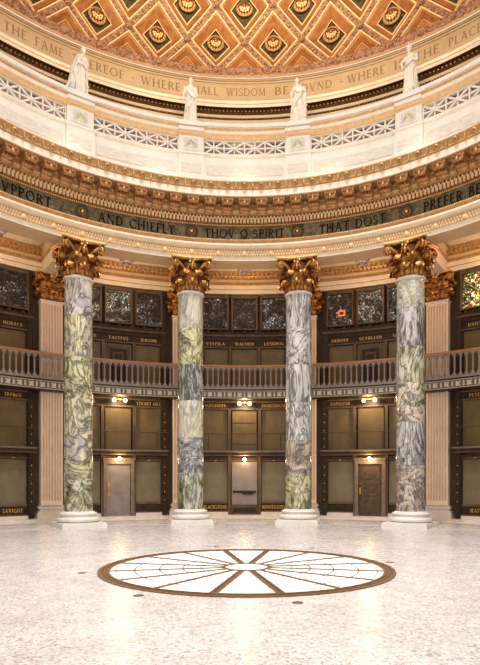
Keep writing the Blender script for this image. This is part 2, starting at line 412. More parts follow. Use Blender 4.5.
# dentils
t=-60
while t<60.01:
    g.pbox(9.49,9.58,t-.23,t+.23,zf['d0']+.05,zf['d1']-.10,'dent')
    g.pbox(9.53,9.58,t+.23,t+.52,zf['d1']-.10,zf['d1']-.02,'goldl')
    t+=.75
ent=S('trim_3', g)
def beads(g, r, zz, step, rad, mat, t0=-50, t1=50, nu=6, nv=4):
    k=int((t1-t0)/step)
    for i in range(k+1): 
        th=t0+i*step
        g.ball(P(r,th,zz),rad,rad,rad,mat,nu,nv)
g=G(); beads(g,9.43,zf['e1']-.03,.375,.025,'goldl'); beads(g,9.44,zf['a4']-.06,.375,.022,'goldl'); beads(g,9.55,zf['d0']-.03,.375,.02,'goldl')
g.build('bead_moulding', ent)
g=G()   # egg and dart course under the cornice edge, plus little lion masks
zm=(zf['c1']+zf['y1'])/2+.01
for i in range(-32,33):
    th=i*1.875
    if i%2==0:
        g.ball(P(8.91,th,zm),.10,.09,.10,'goldp',8,6); g.ball(P(8.85,th,zm-.02),.04,.05,.04,'copper',6,4)
    else:
        g.pbox(8.87,8.95,th-.16,th+.16,zm-.09,zm+.09,'goldp')
for i in range(-160,161): g.ball(P(8.95,i*.375,zf['c1']+.06),.022,.022,.026,'goldl',5,4)
g.build('cornice_ornament', ent)
g=G()   # running guilloche with gilded flowers on the architrave
za=(zf['a1']+zf['a2'])/2
for i in range(-180,181):
    th=i*.28125
    if i%20 in (0,1,19): continue
    g.ball(P(9.555,th,za+(.055 if i%2 else -.055)),.035,.012,.05,'cream',6,4)
g.build('architrave_guilloche', ent)
g=G()
g.ball((0,0,0),.06,.03,.06,'goldl',10,6)
for k in range(6): a=k*pi/3; g.ball((.06*cos(a),0,.06*sin(a)),.038,.02,.038,'dent',7,5)
fl=g.build('architrave_flower', ent)
for i in range(-9,10):
    o=fl if i==-9 else fl.copy()
    if i!=-9: COL.objects.link(o); o.parent=ent
    o.location=P(9.55,i*5.625,za); o.rotation_euler=(0,0,-R(i*5.625))
# modillions: scrolled brackets with a leaf on the front
g=G(); w=.20; hz=zf['m1']-zf['e1']
g.box((0,-.20,hz-.05),(.40,.44,.10),'modil')
rows=[]
for k in range(13):
    t=k/12
    yy=-.42+.40*t; zz=hz-.12-(.30*(t**1.3))-(.05*sin(t*pi*2))
    rows.append([(-.16,yy,zz),(-.16,yy,hz-.08),(.16,yy,hz-.08),(.16,yy,zz)])
g.grid(rows,'modil',closev=True); g.add(rows[0],[(0,1,2,3)],'modil')
g.tube([(-.185,-.40,hz-.17),(.185,-.40,hz-.17)],.085,'modil',10)
g.tube([(-.19,-.06,hz-.34),(.19,-.06,hz-.34)],.075,'modil',10)
for sx in (-1,0,1): g.ball((sx*.105,-.30,hz-.20),.06,.13,.07,'copper',8,5)
for sx in (-1,1): g.ball((sx*.09,-.47,hz-.13),.07,.05,.055,'copper',8,5)
g.ball((0,-.48,hz-.20),.055,.05,.075,'goldp',8,5)
md=g.build('modillion', ent)
for i in range(-14,15):
    o=md if i==-14 else md.copy()
    if i!=-14: COL.objects.link(o); o.parent=ent
    o.location=P(9.46,i*3.75,zf['e1']); o.rotation_euler=(0,0,-R(i*3.75))
# sunk squares between the modillions
g=G()
for i in range(-14,14):
    th=i*3.75+1.875
    g.pbox(9.42,9.5,th-.75,th+.75,zf['e1']+.12,zf['m1']-.08,'eggs'); g.ball(P(9.40,th,(zf['e1']+zf['m1'])/2+.03),.07,.05,.07,'goldp',8,5)
g.build('coffer_panel', ent)
# round flowers in the frieze above each column
g=G(); zfm=(zf['a4']+zf['f1'])/2; hr=(zf['f1']-zf['a4'])/2-.01
g.tube([(hr*.86*cos(2*pi*k/24),-.03,hr*.86*sin(2*pi*k/24)) for k in range(25)],.028,'doorb',6,False)
for k in range(10): a=k*pi/5; g.ball((hr*.5*cos(a),-.02,hr*.5*sin(a)),.05,.03,.05,'rim',7,5)
g.ball((0,-.04,0),.05,.05,.05,'goldl',8,6); g.ball((0,0,0),hr*.9,.015,hr*.9,'dark',16,5)
mo=g.build('frieze_rosette', ent)
for i,th in enumerate((-11.25-22.5*1,-11.25,11.25,33.75)):
    o=mo if i==0 else mo.copy()
    if i: COL.objects.link(o); o.parent=ent
    o.location=P(9.60,th,zfm); o.rotation_euler=(0,0,-R(th))
zl=zf['a4']+.085; hl=(zf['f1']-zf['a4'])*.62
for nm,tx,x0,x1 in (('inscription','SVPPORT',-6,51.5),('inscription','AND CHIEFLY',98,175),('inscription','THOV O SPIRIT',204.5,284.5),('inscription','THAT DOST',319,385.5),('inscription','PREFER BE',423.5,481)):
    inscription(nm,tx,TH(x0,9.6),TH(x1,9.6),9.61,zl,hl,'letter',ent,.012)

# wall entablature behind, over the pilasters
prof=[(13.75,9.45),(13.30,9.45),(13.30,9.62),(13.26,9.63),(13.26,9.80),(13.18,9.83),(13.14,9.88),(13.22,9.90),(13.22,10.02),(13.12,10.05),(13.08,10.14),(13.2,10.16),(13.2,10.34),(13.1,10.36),(13.0,10.5)]
mats=['cream','creaml','gold','creaml','goldp','goldp','cream','cream','goldp','goldp','cream','cream','cream','cream']
g=G(); g.ring(prof,'cream',mats=mats)
t=-50
while t<50: g.pbox(13.1,13.2,t-.2,t+.2,10.18,10.32,'goldp'); t+=.8
e2=S('trim_4', g)
g=G(); beads(g,13.1,10.07,.7,.045,'gold'); beads(g,13.15,9.86,.5,.03,'gold'); g.build('bead_moulding', e2)
g=G(); g.ring([(10.45,10.5),(13.75,10.5)],'cream'); S('ceiling', g)
for th in COLTH:
    g=G(); hw=.40
    def Q(r,x,zz,th=th):
        p=P(r,th,zz); a=R(th); return (p[0]+x*cos(a),p[1]-x*sin(a),zz)
    pr=[(-.40,10.5),(-.40,10.36),(-.50,10.34),(-.44,10.24),(-.40,10.2),(-.40,9.92),(-.46,9.90),(-.40,9.82),(-.36,9.62),(-.36,9.42),(.36,9.42),(.36,9.62),(.40,9.82),(.46,9.90),(.40,9.92),(.40,10.2),(.44,10.24),(.50,10.34),(.40,10.36),(.40,10.5)]
    mt=['cream','goldp','goldp','cream','cream','goldp','goldp','creaml','creaml','creaml','creaml','creaml','goldp','goldp','cream','cream','goldp','goldp','cream']
    for k in range(len(pr)-1):
        g.grid([[Q(r,pr[k][0],pr[k][1]),Q(r,pr[k+1][0],pr[k+1][1])] for r in (10.42,13.24)],mt[k])
    for k in range(14):
        r=10.6+k*.18
        for s in (-1,1): g.box(Q(r,s*.43,10.28),(.06,.09,.10),'goldl',th)
    S('trim_5', g)

# upper level: parapet wall, walkway, drum, frieze, cornice
g=G()
zp=dict(b=11.7,p0=z(180,9.78),p1=z(157,9.78),p2=z(154.8,9.78))
g.ring([(9.80,11.6),(9.80,zp['p0']+.02),(9.84,zp['p0']+.03),(9.84,zp['p1']),(9.80,zp['p1']+.01),(9.76,zp['p1']+.05),(9.76,zp['p2']),(9.82,zp['p2']+.01),(10.2,zp['p2']+.01),(10.2,12.2)],'white')
par=S('wall_parapet', g)
g=G()
for b in BAYS:
    c=b*22.5
    z0,z1=zp['p0']+.16,zp['p1']-.32
    g.pbox(9.815,9.85,c-8.0,c+8.0,z0,z1,'panelw',12)
g.build('veined_marble_panel', par, label='veined white marble panel')
g=G(); g.ring([(10.2,12.3),(11.6,12.3)],'tan'); S('trim_6', g)
RD=11.6
zd=lambda y, d=0.: Z(y,RD-d)
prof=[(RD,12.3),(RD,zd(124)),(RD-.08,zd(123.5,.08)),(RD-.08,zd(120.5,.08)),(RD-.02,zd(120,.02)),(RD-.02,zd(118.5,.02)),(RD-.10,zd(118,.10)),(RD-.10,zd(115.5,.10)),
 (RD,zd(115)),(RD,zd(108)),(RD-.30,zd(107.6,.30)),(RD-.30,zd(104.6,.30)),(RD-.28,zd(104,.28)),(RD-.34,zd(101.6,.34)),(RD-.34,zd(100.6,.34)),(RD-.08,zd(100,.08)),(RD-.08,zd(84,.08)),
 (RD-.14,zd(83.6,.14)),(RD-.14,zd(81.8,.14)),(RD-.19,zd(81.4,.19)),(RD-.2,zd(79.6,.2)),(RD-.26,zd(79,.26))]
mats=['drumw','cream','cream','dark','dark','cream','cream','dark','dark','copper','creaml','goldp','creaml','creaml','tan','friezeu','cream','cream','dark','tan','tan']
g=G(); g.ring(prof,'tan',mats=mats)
dr=S('wall_drum', g)
g=G(); beads(g,RD-.05,zd(111.2,.05),.72,.036,'goldp',-48,48); g.build('gilded_bead_course', dr)
t=-48; g=G()
while t<48: g.pbox(RD-.10,RD-.02,t-.12,t+.12,zd(120.2),zd(118.6),'tan'); t+=.5
g.build('dentil_course', dr)
ru=RD-.08; zu=zd(96.2,.08); hu=(zd(88.4,.08)-zu)
for tx,x0,x1 in (('THE',3.5,26.5),('FAME',35,63.5),('THEREOF',72,124),('.',130,135),('WHERE',140.5,180.5),('SHALL',187,218),('WISDOM',226,265.5),('BE',274.5,289),('FOVND',295,332),('.',339,344),('WHERE',347,385),('IS',394,405),('THE',415,439),('PLACE',448.5,482)):
    inscription('inscription',tx,TH(x0,ru),TH(x1,ru),ru,zu,hu,'letteru',dr,.006)

# dome
RS=11.3; ZC=17.38
def DP(th,ph,dr=0):
    a=R(th); f=R(ph); r=RS+dr
    return (r*cos(f)*sin(a), r*cos(f)*cos(a), ZC+r*sin(f))
rowsph=[-.2,5.4,11.9,18.4,24.8,31.2,37.5,43.5]
g=G()
g.ring([(RS-.02,z(78.8,RS)),(RS-.12,z(78,RS)),(RS-.18,z(76,RS)),(RS-.18,z(72.5,RS)),(RS-.12,z(70.8,RS)),(RS-.02,z(70,RS)),(RS+.1,z(69.5,RS))],'ribs',mats=['tan','ribs','ribs','ribs','tan','goldl'])
def coffer(cor):
    cx=sum(c[0] for c in cor)/len(cor); cy=sum(c[1] for c in cor)/len(cor)
    def loop(t,dr): 
        out=[]
        m=len(cor)
        for i in range(m):
            a=cor[i]; b=cor[(i+1)%m]
            for s in (0,.5):
                u=a[0]+(b[0]-a[0])*s; v=a[1]+(b[1]-a[1])*s
                out.append(DP(cx+(u-cx)*t, cy+(v-cy)*t, dr))
        return out
    if len(cor)==4:
        spec=[(1.0,0,'ribs'),(.875,0,'goldl'),(.865,-.05,'goldl'),(.815,-.05,'goldl'),(.80,.06,'coffer'),(.765,.07,'copper'),(.745,.05,'coffer'),(.50,.26,'goldl'),(.485,.24,'goldl'),(.455,.24,'cofferd'),(.44,.34,'cofferd')]
    else:
        spec=[(1.0,0,'ribs'),(.80,0,'goldl'),(.79,-.05,'goldl'),(.72,-.05,'goldl'),(.70,.06,'coffer'),(.64,.07,'copper'),(.62,.05,'coffer'),(.40,.22,'goldl'),(.37,.22,'coffer'),(.35,.26,'coffer')]
    prev=loop(spec[0][0],spec[0][1])
    for k in range(1,len(spec)):
        cur=loop(spec[k][0],spec[k][1]); m=len(cur)
        g.add(prev+cur,[(i,(i+1)%m,m+(i+1)%m,m+i) for i in range(m)],spec[k-1][2]); prev=cur
    g.add(prev,[tuple(range(len(prev)))],spec[-1][2])
ros=[]
for i in range(1,7):
    for k in range(-17,18):
        if (k%2==1)!=(i%2==1): continue
        th=k*5.625
        coffer([(th,rowsph[i-1]),(th+5.625,rowsph[i]),(th,rowsph[i+1]),(th-5.625,rowsph[i])])
        if i<=2 and abs(th)<46: ros.append((th,(rowsph[i-1]+rowsph[i+1])/2))
for k in range(-16,17,2):
    th=k*5.625
    coffer([(th-5.625,rowsph[0]),(th+5.625,rowsph[0]),(th,rowsph[1])])
# plain upper shell round the skylight
for k in range(-16,17):
    th=k*5.625
g.grid([[DP(-95+190*i/60,ph,.0) for ph in (40,50,60)] for i in range(61)],'coffer',True)
dome=S('ceiling', g)
# carved leaves running along the ribs
g=G()
def along(a,b,nn):
    for i in range(nn):
        s=(i+.5)/nn; th=a[0]+(b[0]-a[0])*s; ph=a[1]+(b[1]-a[1])*s
        d=Vector(DP(b[0],b[1]))-Vector(DP(a[0],a[1])); d.normalize()
        nrm=(Vector((0,0,ZC))-Vector(DP(th,ph))).normalized(); sd=d.cross(nrm)
        rot=Matrix((sd,d,nrm)).transposed()
        for o_ in (-.04,.04):
            p=Vector(DP(th,ph,-.01))+sd*o_
            g.ball(p,.038,.055,.04,'ribs',6,4,rot)
for i in range(0,4):
    for k in range(-9,10):
        if (k%2==1)!=(i%2==0): continue
        th=k*5.625
        for s in (-1,1): along((th,rowsph[i]),(th+s*5.625,rowsph[i+1]),11)
for k in range(-300,301):
    th=k*.16*1.0
    for j,zz in enumerate((72.2,74.4,76.6)): 
        if (k+j)%2==0: g.ball(P(RS-.17,th,z(zz,RS)),.04,.035,.045,'ribs',6,4)
g.build('carved_rib_leaves', dome)
g=G()
g.tube([(.30*cos(2*pi*k/24),-.10,.30*sin(2*pi*k/24)) for k in range(25)],.035,'goldp',6,False)
for k in range(14): a=k*2*pi/14; g.ball((.27*cos(a),-.10,.27*sin(a)),.062,.07,.062,'goldp',7,5)
for k in range(10): a=k*2*pi/10; g.ball((.16*cos(a),-.16,.16*sin(a)),.05,.07,.05,'goldl',7,5)
g.tube([(.10*cos(2*pi*k/16),-.21,.10*sin(2*pi*k/16)) for k in range(17)],.03,'goldl',6,False)
g.ball((0,-.22,0),.06,.07,.06,'gold',8,6); g.lathe([(.30,0),(.29,.10)],'copper',20); 
g.v=[v for v in g.v]
rz=g.build('rosette', dome)
for i,(th,ph) in enumerate(ros):
    o=rz if i==0 else rz.copy()
    if i: COL.objects.link(o); o.parent=dome
    o.location=DP(th,ph,.30); o.rotation_euler=(R(-ph),0,-R(th)); o.rotation_mode='XYZ'
g=G()
g.ball((0,0,0),.12,.06,.12,'ribs',10,6)
for k in range(8): a=k*pi/4; g.ball((.10*cos(a),-.03,.10*sin(a)),.042,.05,.042,'ribs',6,4)
g.ball((0,-.06,0),.045,.045,.045,'goldp',7,5)
bo=g.build('lattice_boss', dome); first=True
for i in range(0,4):
    for k in range(-8,9):
        if (k%2==1)!=(i%2==0): continue
        o=bo if first else bo.copy()
        if not first: COL.objects.link(o); o.parent=dome
        first=False
        th=k*5.625; ph=rowsph[i]
        o.location=DP(th,ph,-.04) if i else P(RS-.19,th,z(74.4,RS)); o.rotation_euler=(R(-ph),0,-R(th))

# ================================================================== COLUMNS
PAL=dict(
 cream=[(.30,(.07,.065,.06)),(.38,(.50,.46,.25)),(.49,(.76,.70,.46)),(.57,(.36,.33,.35)),(.64,(.68,.62,.34))],
 pale=[(.30,(.20,.19,.21)),(.42,(.52,.50,.42)),(.52,(.70,.66,.58)),(.62,(.50,.48,.30)),(.74,(.32,.32,.34))],
 lilac=[(.30,(.10,.09,.13)),(.42,(.56,.53,.48)),(.51,(.72,.68,.58)),(.58,(.38,.35,.42)),(.68,(.58,.53,.32))],
 green=[(.30,(.04,.045,.03)),(.42,(.24,.24,.13)),(.50,(.56,.53,.38)),(.58,(.68,.65,.58)),(.68,(.08,.09,.06))],
 yellow=[(.30,(.05,.05,.03)),(.40,(.44,.42,.20)),(.50,(.70,.67,.45)),(.57,(.15,.16,.06)),(.66,(.66,.63,.44))],
 grey=[(.30,(.06,.06,.07)),(.42,(.28,.27,.28)),(.50,(.62,.60,.57)),(.60,(.20,.20,.21)),(.72,(.56,.54,.49))],
 darkg=[(.30,(.02,.02,.018)),(.42,(.15,.15,.13)),(.50,(.52,.50,.46)),(.57,(.07,.07,.06)),(.70,(.34,.34,.24))],
 silver=[(.30,(.14,.14,.15)),(.42,(.50,.49,.48)),(.52,(.68,.66,.63)),(.60,(.34,.34,.35)),(.72,(.62,.60,.55))],
 brown=[(.32,(.06,.045,.045)),(.43,(.44,.36,.29)),(.52,(.64,.54,.44)),(.59,(.20,.17,.165)),(.72,(.58,.50,.38))],
 pinkg=[(.30,(.20,.20,.10)),(.42,(.60,.50,.43)),(.52,(.72,.63,.56)),(.59,(.26,.28,.13)),(.72,(.64,.57,.50))])
DRUMS={
 -33.75:[(275,315,'lilac',1),(315,356,'cream',1),(356,398,'yellow',2),(398,434,'cream',3),(434,480,'cream',0),(480,512,'green',2)],
 -11.25:[(290,327,'pale',1),(327,364,'yellow',2),(364,400,'darkg',1),(400,437,'pale',1),(437,473,'grey',0),(473,510,'green',1)],
  11.25:[(290,327,'silver',1),(327,364,'silver',2),(364,402,'silver',1),(402,440,'silver',1),(440,476,'brown',3),(476,510,'yellow',2)],
  33.75:[(275,306,'pale',0),(306,345,'grey',1),(345,382,'green',1),(382,421,'pinkg',2),(421,465,'grey',3),(465,512,'brown',2)]}
SP=[((1,1,1),(0,0,0)),((1.3,1.3,.40),(0.15,0.1,0)),((1,1,.8),(.5,.3,0)),((1.2,1.2,.45),(.9,.5,.3))]
def fnz(t): return t
def leaf(g, a, z0, h, w, bell, out, mat, sq=lambda a:1.0):
    """acanthus leaf hugging the bell then rolling outwards at its tip"""
    N=10; rows=[]
    for i in range(N+1):
        t=i/N
        if t<.62:
            zz=z0+h*t/.62*.88; ro=.02+.05*sin(t/.62*pi)*.4+.03*t
        else:
            q=(t-.62)/.38*pi*1.15
            zz=z0+h*.88+out*.55*sin(q); ro=.04+out*.62*(1-cos(q))
        rb=bell(min(zz,z0+h))
        ww=w*(.62+.50*sin(min(1,t*1.15)*pi*.8))*(1 if t<.8 else 1-.55*(t-.8)/.2)*(1+.13*sin(i*pi*.9))
        row=[]
        for j in range(-3,4):
            s=j/3; aa=a+s*ww/2/rb
            rr=(rb+ro-.05*s*s+(.03 if j==0 else 0)-(.02 if abs(j)==2 else 0))*sq(aa)
            row.append((rr*sin(aa),-rr*cos(aa),zz-.03*s*s*(1 if t>.5 else 0)))
        rows.append(row)
    g.grid(rows,mat,True)
def clump(g,a,rr,zz,mat):
    t=Vector((cos(a),sin(a),0)); d=Vector((sin(a),-cos(a),0)); c=d*rr+Vector((0,0,zz))
    for u,w,q in ((-.085,.00,.052),(0,.02,.065),(.085,.00,.052),(-.05,-.06,.042),(.05,-.06,.042),(-.11,-.05,.035),(.11,-.05,.035)):
        g.ball(tuple(c+t*u+d*(.03-abs(u)*.5)+Vector((0,0,w))),q,q,q*.95,mat,7,5)
def capital(g, H, rb0, rb1, ab, mat='gold', sq=lambda a:1.0, eights=8):
    bell=lambda zz: rb0+(rb1-rb0)*max(0,min(1,zz/H))**2.2
    n=32
    rows=[[ ((bell(zz)*sq(2*pi*i/n))*sin(2*pi*i/n), -(bell(zz)*sq(2*pi*i/n))*cos(2*pi*i/n), zz) for zz in (0,H*.25,H*.5,H*.7,H*.87)] for i in range(n)]
    g.grid(rows,'copper',True,closeu=True)
    for k in range(8): leaf(g, k*pi/4, 0.02, H*.27, .33, bell, .21, mat, sq)
    for k in range(8): leaf(g, k*pi/4+pi/8, .06, H*.52, .34, bell, .23, mat, sq)
    for k in range(8):   # knobs where the leaf tips roll over
        a=k*pi/4; rr=(bell(H*.27)+.14)*sq(a); clump(g,a,rr,H*.26,mat)
        a+=pi/8; rr=(bell(H*.55)+.16)*sq(a); clump(g,a,rr,H*.52,mat)
    for q in range(4):   # corner volutes in pairs, rising from the second leaf row
        for s in (-1,1):
            a0=pi/4+q*pi/2+s*.42; ac=pi/4+q*pi/2
            pts=[]; rad=[]
            for i in range(9):
                t=i/8; a=a0+(ac-a0+s*.05)*t
                rr=(bell(H*.5)+.06)+(ab*1.22-(bell(H*.5)+.06))*t**1.8
                rr*= sq(a) if t<.5 else 1
                pts.append((rr*sin(a),-rr*cos(a),H*(.50+.36*t**.8))); rad.append(.035+.03*t)
            d=Vector((sin(ac),-cos(ac),0)); c=Vector(pts[-1])+Vector((0,0,-.115)); sid=Vector((cos(ac),sin(ac),0))*(.03*s)
            for i in range(1,15):
                b=pi/2-i*pi/4.6; rr=.115*(1-i/17)
                pts.append(tuple(c+d*(rr*cos(b))+Vector((0,0,rr*sin(b)))+sid*(i/14))); rad.append(.062-.0028*i)
            g.tube(pts,rad,mat,7)
            # helix towards the middle of each face
            pts=[];rad=[]
            af=q*pi/2 + (0 if s<0 else pi/2); 
            for i in range(7):
                t=i/6; a=a0+(af+ (-s)*.0 -a0)*t*.72
                rr=(bell(H*.6)+.07+.05*t)*sq(a); pts.append((rr*sin(a),-rr*cos(a),H*(.50+.30*t**.7))); rad.append(.035)
            c=Vector(pts[-1])-Vector((0,0,.05))
            for i in range(1,7):
                b=pi/2+s*i*pi/3.2; tt=Vector((cos(af),sin(af),0))
                pts.append(tuple(c+tt*(.05*cos(b))+Vector((0,0,.05*sin(b))))); rad.append(.03)
            g.tube(pts,rad,mat,6)
        a=q*pi/2
        rr=max(ab*.86,bell(H)+.05)
        g.ball((rr*sin(a),-rr*cos(a),H*.90),.11,.11,.11,mat,9,6)
        for k in range(5):
            b=k*2*pi/5; t=Vector((cos(a),sin(a),0)); g.ball(tuple(Vector((rr*1.07*sin(a),-rr*1.07*cos(a),H*.90))+t*(.09*cos(b))+Vector((0,0,.09*sin(b)))),.045,.045,.045,'goldl',6,4)
        g.ball(((bell(H*.7)+.13)*sin(a),-(bell(H*.7)+.13)*cos(a),H*.70),.08,.08,.12,mat,8,6)
    
def abacus(g, z0, z1, ab, mat='goldl'):
    def loop(s,zz):
        out=[]; n=8
        for q in range(4):
            a=Vector((-ab*s,-ab*s,0)); b=Vector((ab*s,-ab*s,0))
            for i in range(n):
                t=.06+.88*i/(n-1); p=a+(b-a)*t; p.y+= .17*ab*sin(t*pi)
                m=Matrix.Rotation(q*pi/2,3,'Z'); p=m@p; out.append((p.x,p.y,zz))
        return out
    L=[loop(.93,z0),loop(.94,z0+(z1-z0)*.45),loop(1.0,z0+(z1-z0)*.55),loop(1.0,z1)]
    for i in range(3): g.grid([L[i],L[i+1]],mat if i!=0 else 'gold',closev=True)
    g.add(L[0],[tuple(range(32))],'gold'); g.add(L[-1],[tuple(range(32))],mat)

ZS0,ZS1=.50,8.24
capg=G(); capital(capg,1.16,.44,.50,.66); capmesh=None
labels={-33.75:'leftmost green and lilac marble column with gilded capital',
 -11.25:'inner left marble column, yellow-green second drum, dark grey drum at railing height',
  11.25:'inner right marble column, silvery grey shaft with a yellow-green bottom drum',
  33.75:'rightmost marble column, striped pink and green drum below railing height'}
firstcap=None
for ci,th in enumerate(COLTH):
    base=P(10,th,0)
    t=thing('marble_column', labels[th], 'column', base, -th, 'marble columns around the rotunda')
    g=G(); g.box((0,0,.065),(1.48,1.48,.13),'white'); g.box((0,0,.15),(1.40,1.40,.04),'white'); g.build('plinth',t)
    g=G(); g.lathe([(.60,.17),(.66,.19),(.70,.235),(.695,.285),(.66,.32),(.61,.33),(.60,.345),(.575,.37),(.57,.395),(.60,.41),(.605,.425),(.625,.435),(.61,.455),(.585,.485),(.54,.495),(.52,.51),(.48,.53)],'white',40); g.build('base_moulding',t)
    dep=D+10*cos(R(th))-.48
    for i,(y0,y1,pal,sp) in enumerate(DRUMS[th]):
        z1=ZS1-.06 if i==0 else EYE+(HY-y0)*dep/F; z0=.52 if i==5 else EYE+(HY-y1)*dep/F
        st,ro=SP[sp]
        m=marble('column_marble_%d_%d'%(ci,i),PAL[pal],[.80,.66,.95,.72,.60,.78][(i+ci)%6],[2.2,3.2,2.7,3.8][(i*3+ci)%4],st,ci*6+i+1,ro,vein=(.045,.045,.05),veinw=.42 if pal!='pale' else .25,rough=.16)
        g=G(); rr=lambda zz: .470-.022*((zz-.5)/7.7)**1.5
        pr=[(rr(z0)-.004,z0)]+[(rr(z0+(z1-z0)*q),z0+(z1-z0)*q) for q in (.012,.25,.5,.75,.988)]+[(rr(z1)-.004,z1)]
        g.lathe(pr,m,48,cap=False); g.build('shaft_drum',t)
    g=G(); g.lathe([(.445,8.17),(.475,8.18),(.50,8.205),(.50,8.235),(.48,8.26),(.44,8.27)],'panelw',40); g.build('neck_ring',t)
    if firstcap is None:
        firstcap=capg.build('capital',t,merge=False); ag=G(); abacus(ag,1.05,1.15,.76); ab0=ag.build('abacus',firstcap)
        firstcap.location=(0,0,8.25)
    else:
        c=firstcap.copy(); COL.objects.link(c); c.parent=t; a=ab0.copy(); COL.objects.link(a); a.parent=c

# ================================================================== PILASTERS
def flute_section(hw,d):
    pts=[(-hw,d),(-hw,0.02),(-hw+.02,0)]
    nf=7; mg=.045; pw=(2*hw-2*mg)/nf
    for k in range(nf):
        x0=-hw+mg+k*pw+.014; x1=-hw+mg+(k+1)*pw-.014
        for i in range(6):
            a=pi*i/5; xc=(x0+x1)/2; pts.append((xc-(x1-x0)/2*cos(a), .10*sin(a)**.7 if a<3.1 else 0))
    pts+=[(hw-.02,0),(hw,.02),(hw,d)]
    return pts
def pilaster_parts(t):
    g=G(); g.box((0,.22,.19),(1.10,.56,.18),'step'); 
    for z0,z1,w in ((.28,.38,1.02),(.38,.42,.92),(.42,.47,.88),(.47,.55,.98),(.55,.60,.89)):
        g.box((0,.20+(1.06-w)/4,(z0+z1)/2),(w,.46-(1.06-w)/2,z1-z0),'step')
    g.build('base_moulding',t)
    g=G(); sec=flute_section(.412,.34)
    plain=[(x,0 if abs(x)<.38 else y) for x,y in sec]
    zs=[(.60,plain),(.75,plain),(.80,sec),(8.24,sec),(8.30,plain),(8.36,plain)]
    g.grid([[(x,y,zz) for x,y in s] for zz,s in zs],'pil',False); g.build('fluted_shaft',t)
    g=G(); g.box((0,.16,8.39),(.90,.40,.06),'pil'); g.box((0,.17,8.43),(.86,.38,.03),'pil'); g.build('neck_ring',t)
pl_labels={-33.75:'wide fluted pinkish pilaster left of the leftmost marble column',-11.25:'fluted pilaster showing as a narrow strip left of the inner left column',
 11.25:'fluted pilaster showing as a narrow strip right of the inner right column',33.75:'wide fluted pinkish pilaster right of the rightmost marble column'}
proto=None
for th in COLTH:
    loc=P(13.27,th,0)
    if proto is None:
        t=thing('fluted_pilaster',pl_labels[th],'pilaster',loc,-th,'fluted pilasters behind the columns'); pilaster_parts(t)
        g=G(); sqf=lambda a: min(1.25, 1/max(abs(sin(a)),abs(cos(a)),.01))
        capital(g,1.02,.40,.45,.60,'gold',sqf)
        g.move(lambda p:(p[0], min(.30,p[1]*.75+.20), p[2]))
        c=g.build('capital',t,merge=False); c.location=(0,0,8.44)
        g=G(); abacus(g,.92,1.01,.66); g.move(lambda p:(p[0],min(.3,p[1]*.8+.22),p[2])); g.build('abacus',c)
        proto=t
    else: dup(proto,loc,-th,pl_labels[th])
# ================================================================== UPPER BALUSTRADE AND PEDESTALS
zL0,zL1=zp['p2']+.012, Z(141,9.85)
zR0,zR1=Z(134,9.8), Z(126,9.8)
where={-2:'at the left edge of the photograph',-1:'between the leftmost and second statues',0:'between the two middle statues',1:'between the third and rightmost statues',2:'at the right edge of the photograph'}
for b in BAYS:
    c=b*22.5
    t=thing('lattice_balustrade','white marble balustrade of crossed star openings '+where[b],'balustrade',P(9.95,c,zL0),0,'star lattice balustrades on the upper level')
    o=P(9.95,c,zL0); 
    def B(g,name): 
        g.v=[(p[0]-o[0],p[1]-o[1],p[2]-o[2]) for p in g.v]; return g.build(name,t,merge=False)
    g=G(); zc=(zL0+zL1)/2; cell=4.3
    g.pbox(9.86,10.02,c-8.6,c+8.6,zL0,zL0+.035,'white',8); g.pbox(9.86,10.02,c-8.6,c+8.6,zL1-.035,zL1,'white',8)
    for i in range(5):
        a=c-8.6+i*cell; g.pbox(9.87,10.0,a-.13,a+.13,zL0,zL1,'white')
    for i in range(4):
        a=c-8.6+(i+.5)*cell; h=cell/2
        g.bar(P(9.93,a,zL0),P(9.93,a,zL1),.05,.09,'white',up=P(1,a,0)); g.bar(P(9.93,a-h,zc),P(9.93,a+h,zc),.09,.05,'white')
        for s in (-1,1): g.bar(P(9.93,a-s*h,zL0+.02),P(9.93,a+s*h,zL1-.02),.055,.085,'white',up=P(1,a,0))
        g.ball(P(9.87,a,zc),.075,.05,.075,'white',10,6)
    B(g,'star_lattice')
    g=G()
    pr=[(10.15,zL1),(9.84,zL1),(9.80,zL1+.03),(9.74,zR0-.06),(9.68,zR0-.02),(9.66,zR0),(9.66,zR0+.10),(9.69,zR0+.11),(9.69,zR0+.14),(9.63,zR0+.16),(9.63,zR1-.02),(9.66,zR1),(10.2,zR1),(10.2,zL1)]
    g.ring(pr,'white',c-8.55,c+8.55,12,mats=['goldp','dent','dent','white','white','goldp','goldp','white','white','white','white','white','white'])  # gold-tan underside carries the rail's shade in its colour
    B(g,'handrail')
pwh={-33.75:'leftmost of the four',-11.25:'second from the left of the four',11.25:'third from the left of the four',33.75:'rightmost of the four'}
M['leafp']=mottled('green_gold_leaf_relief',(.42,.42,.16),(.70,.62,.42),14,.5,bs=.4)
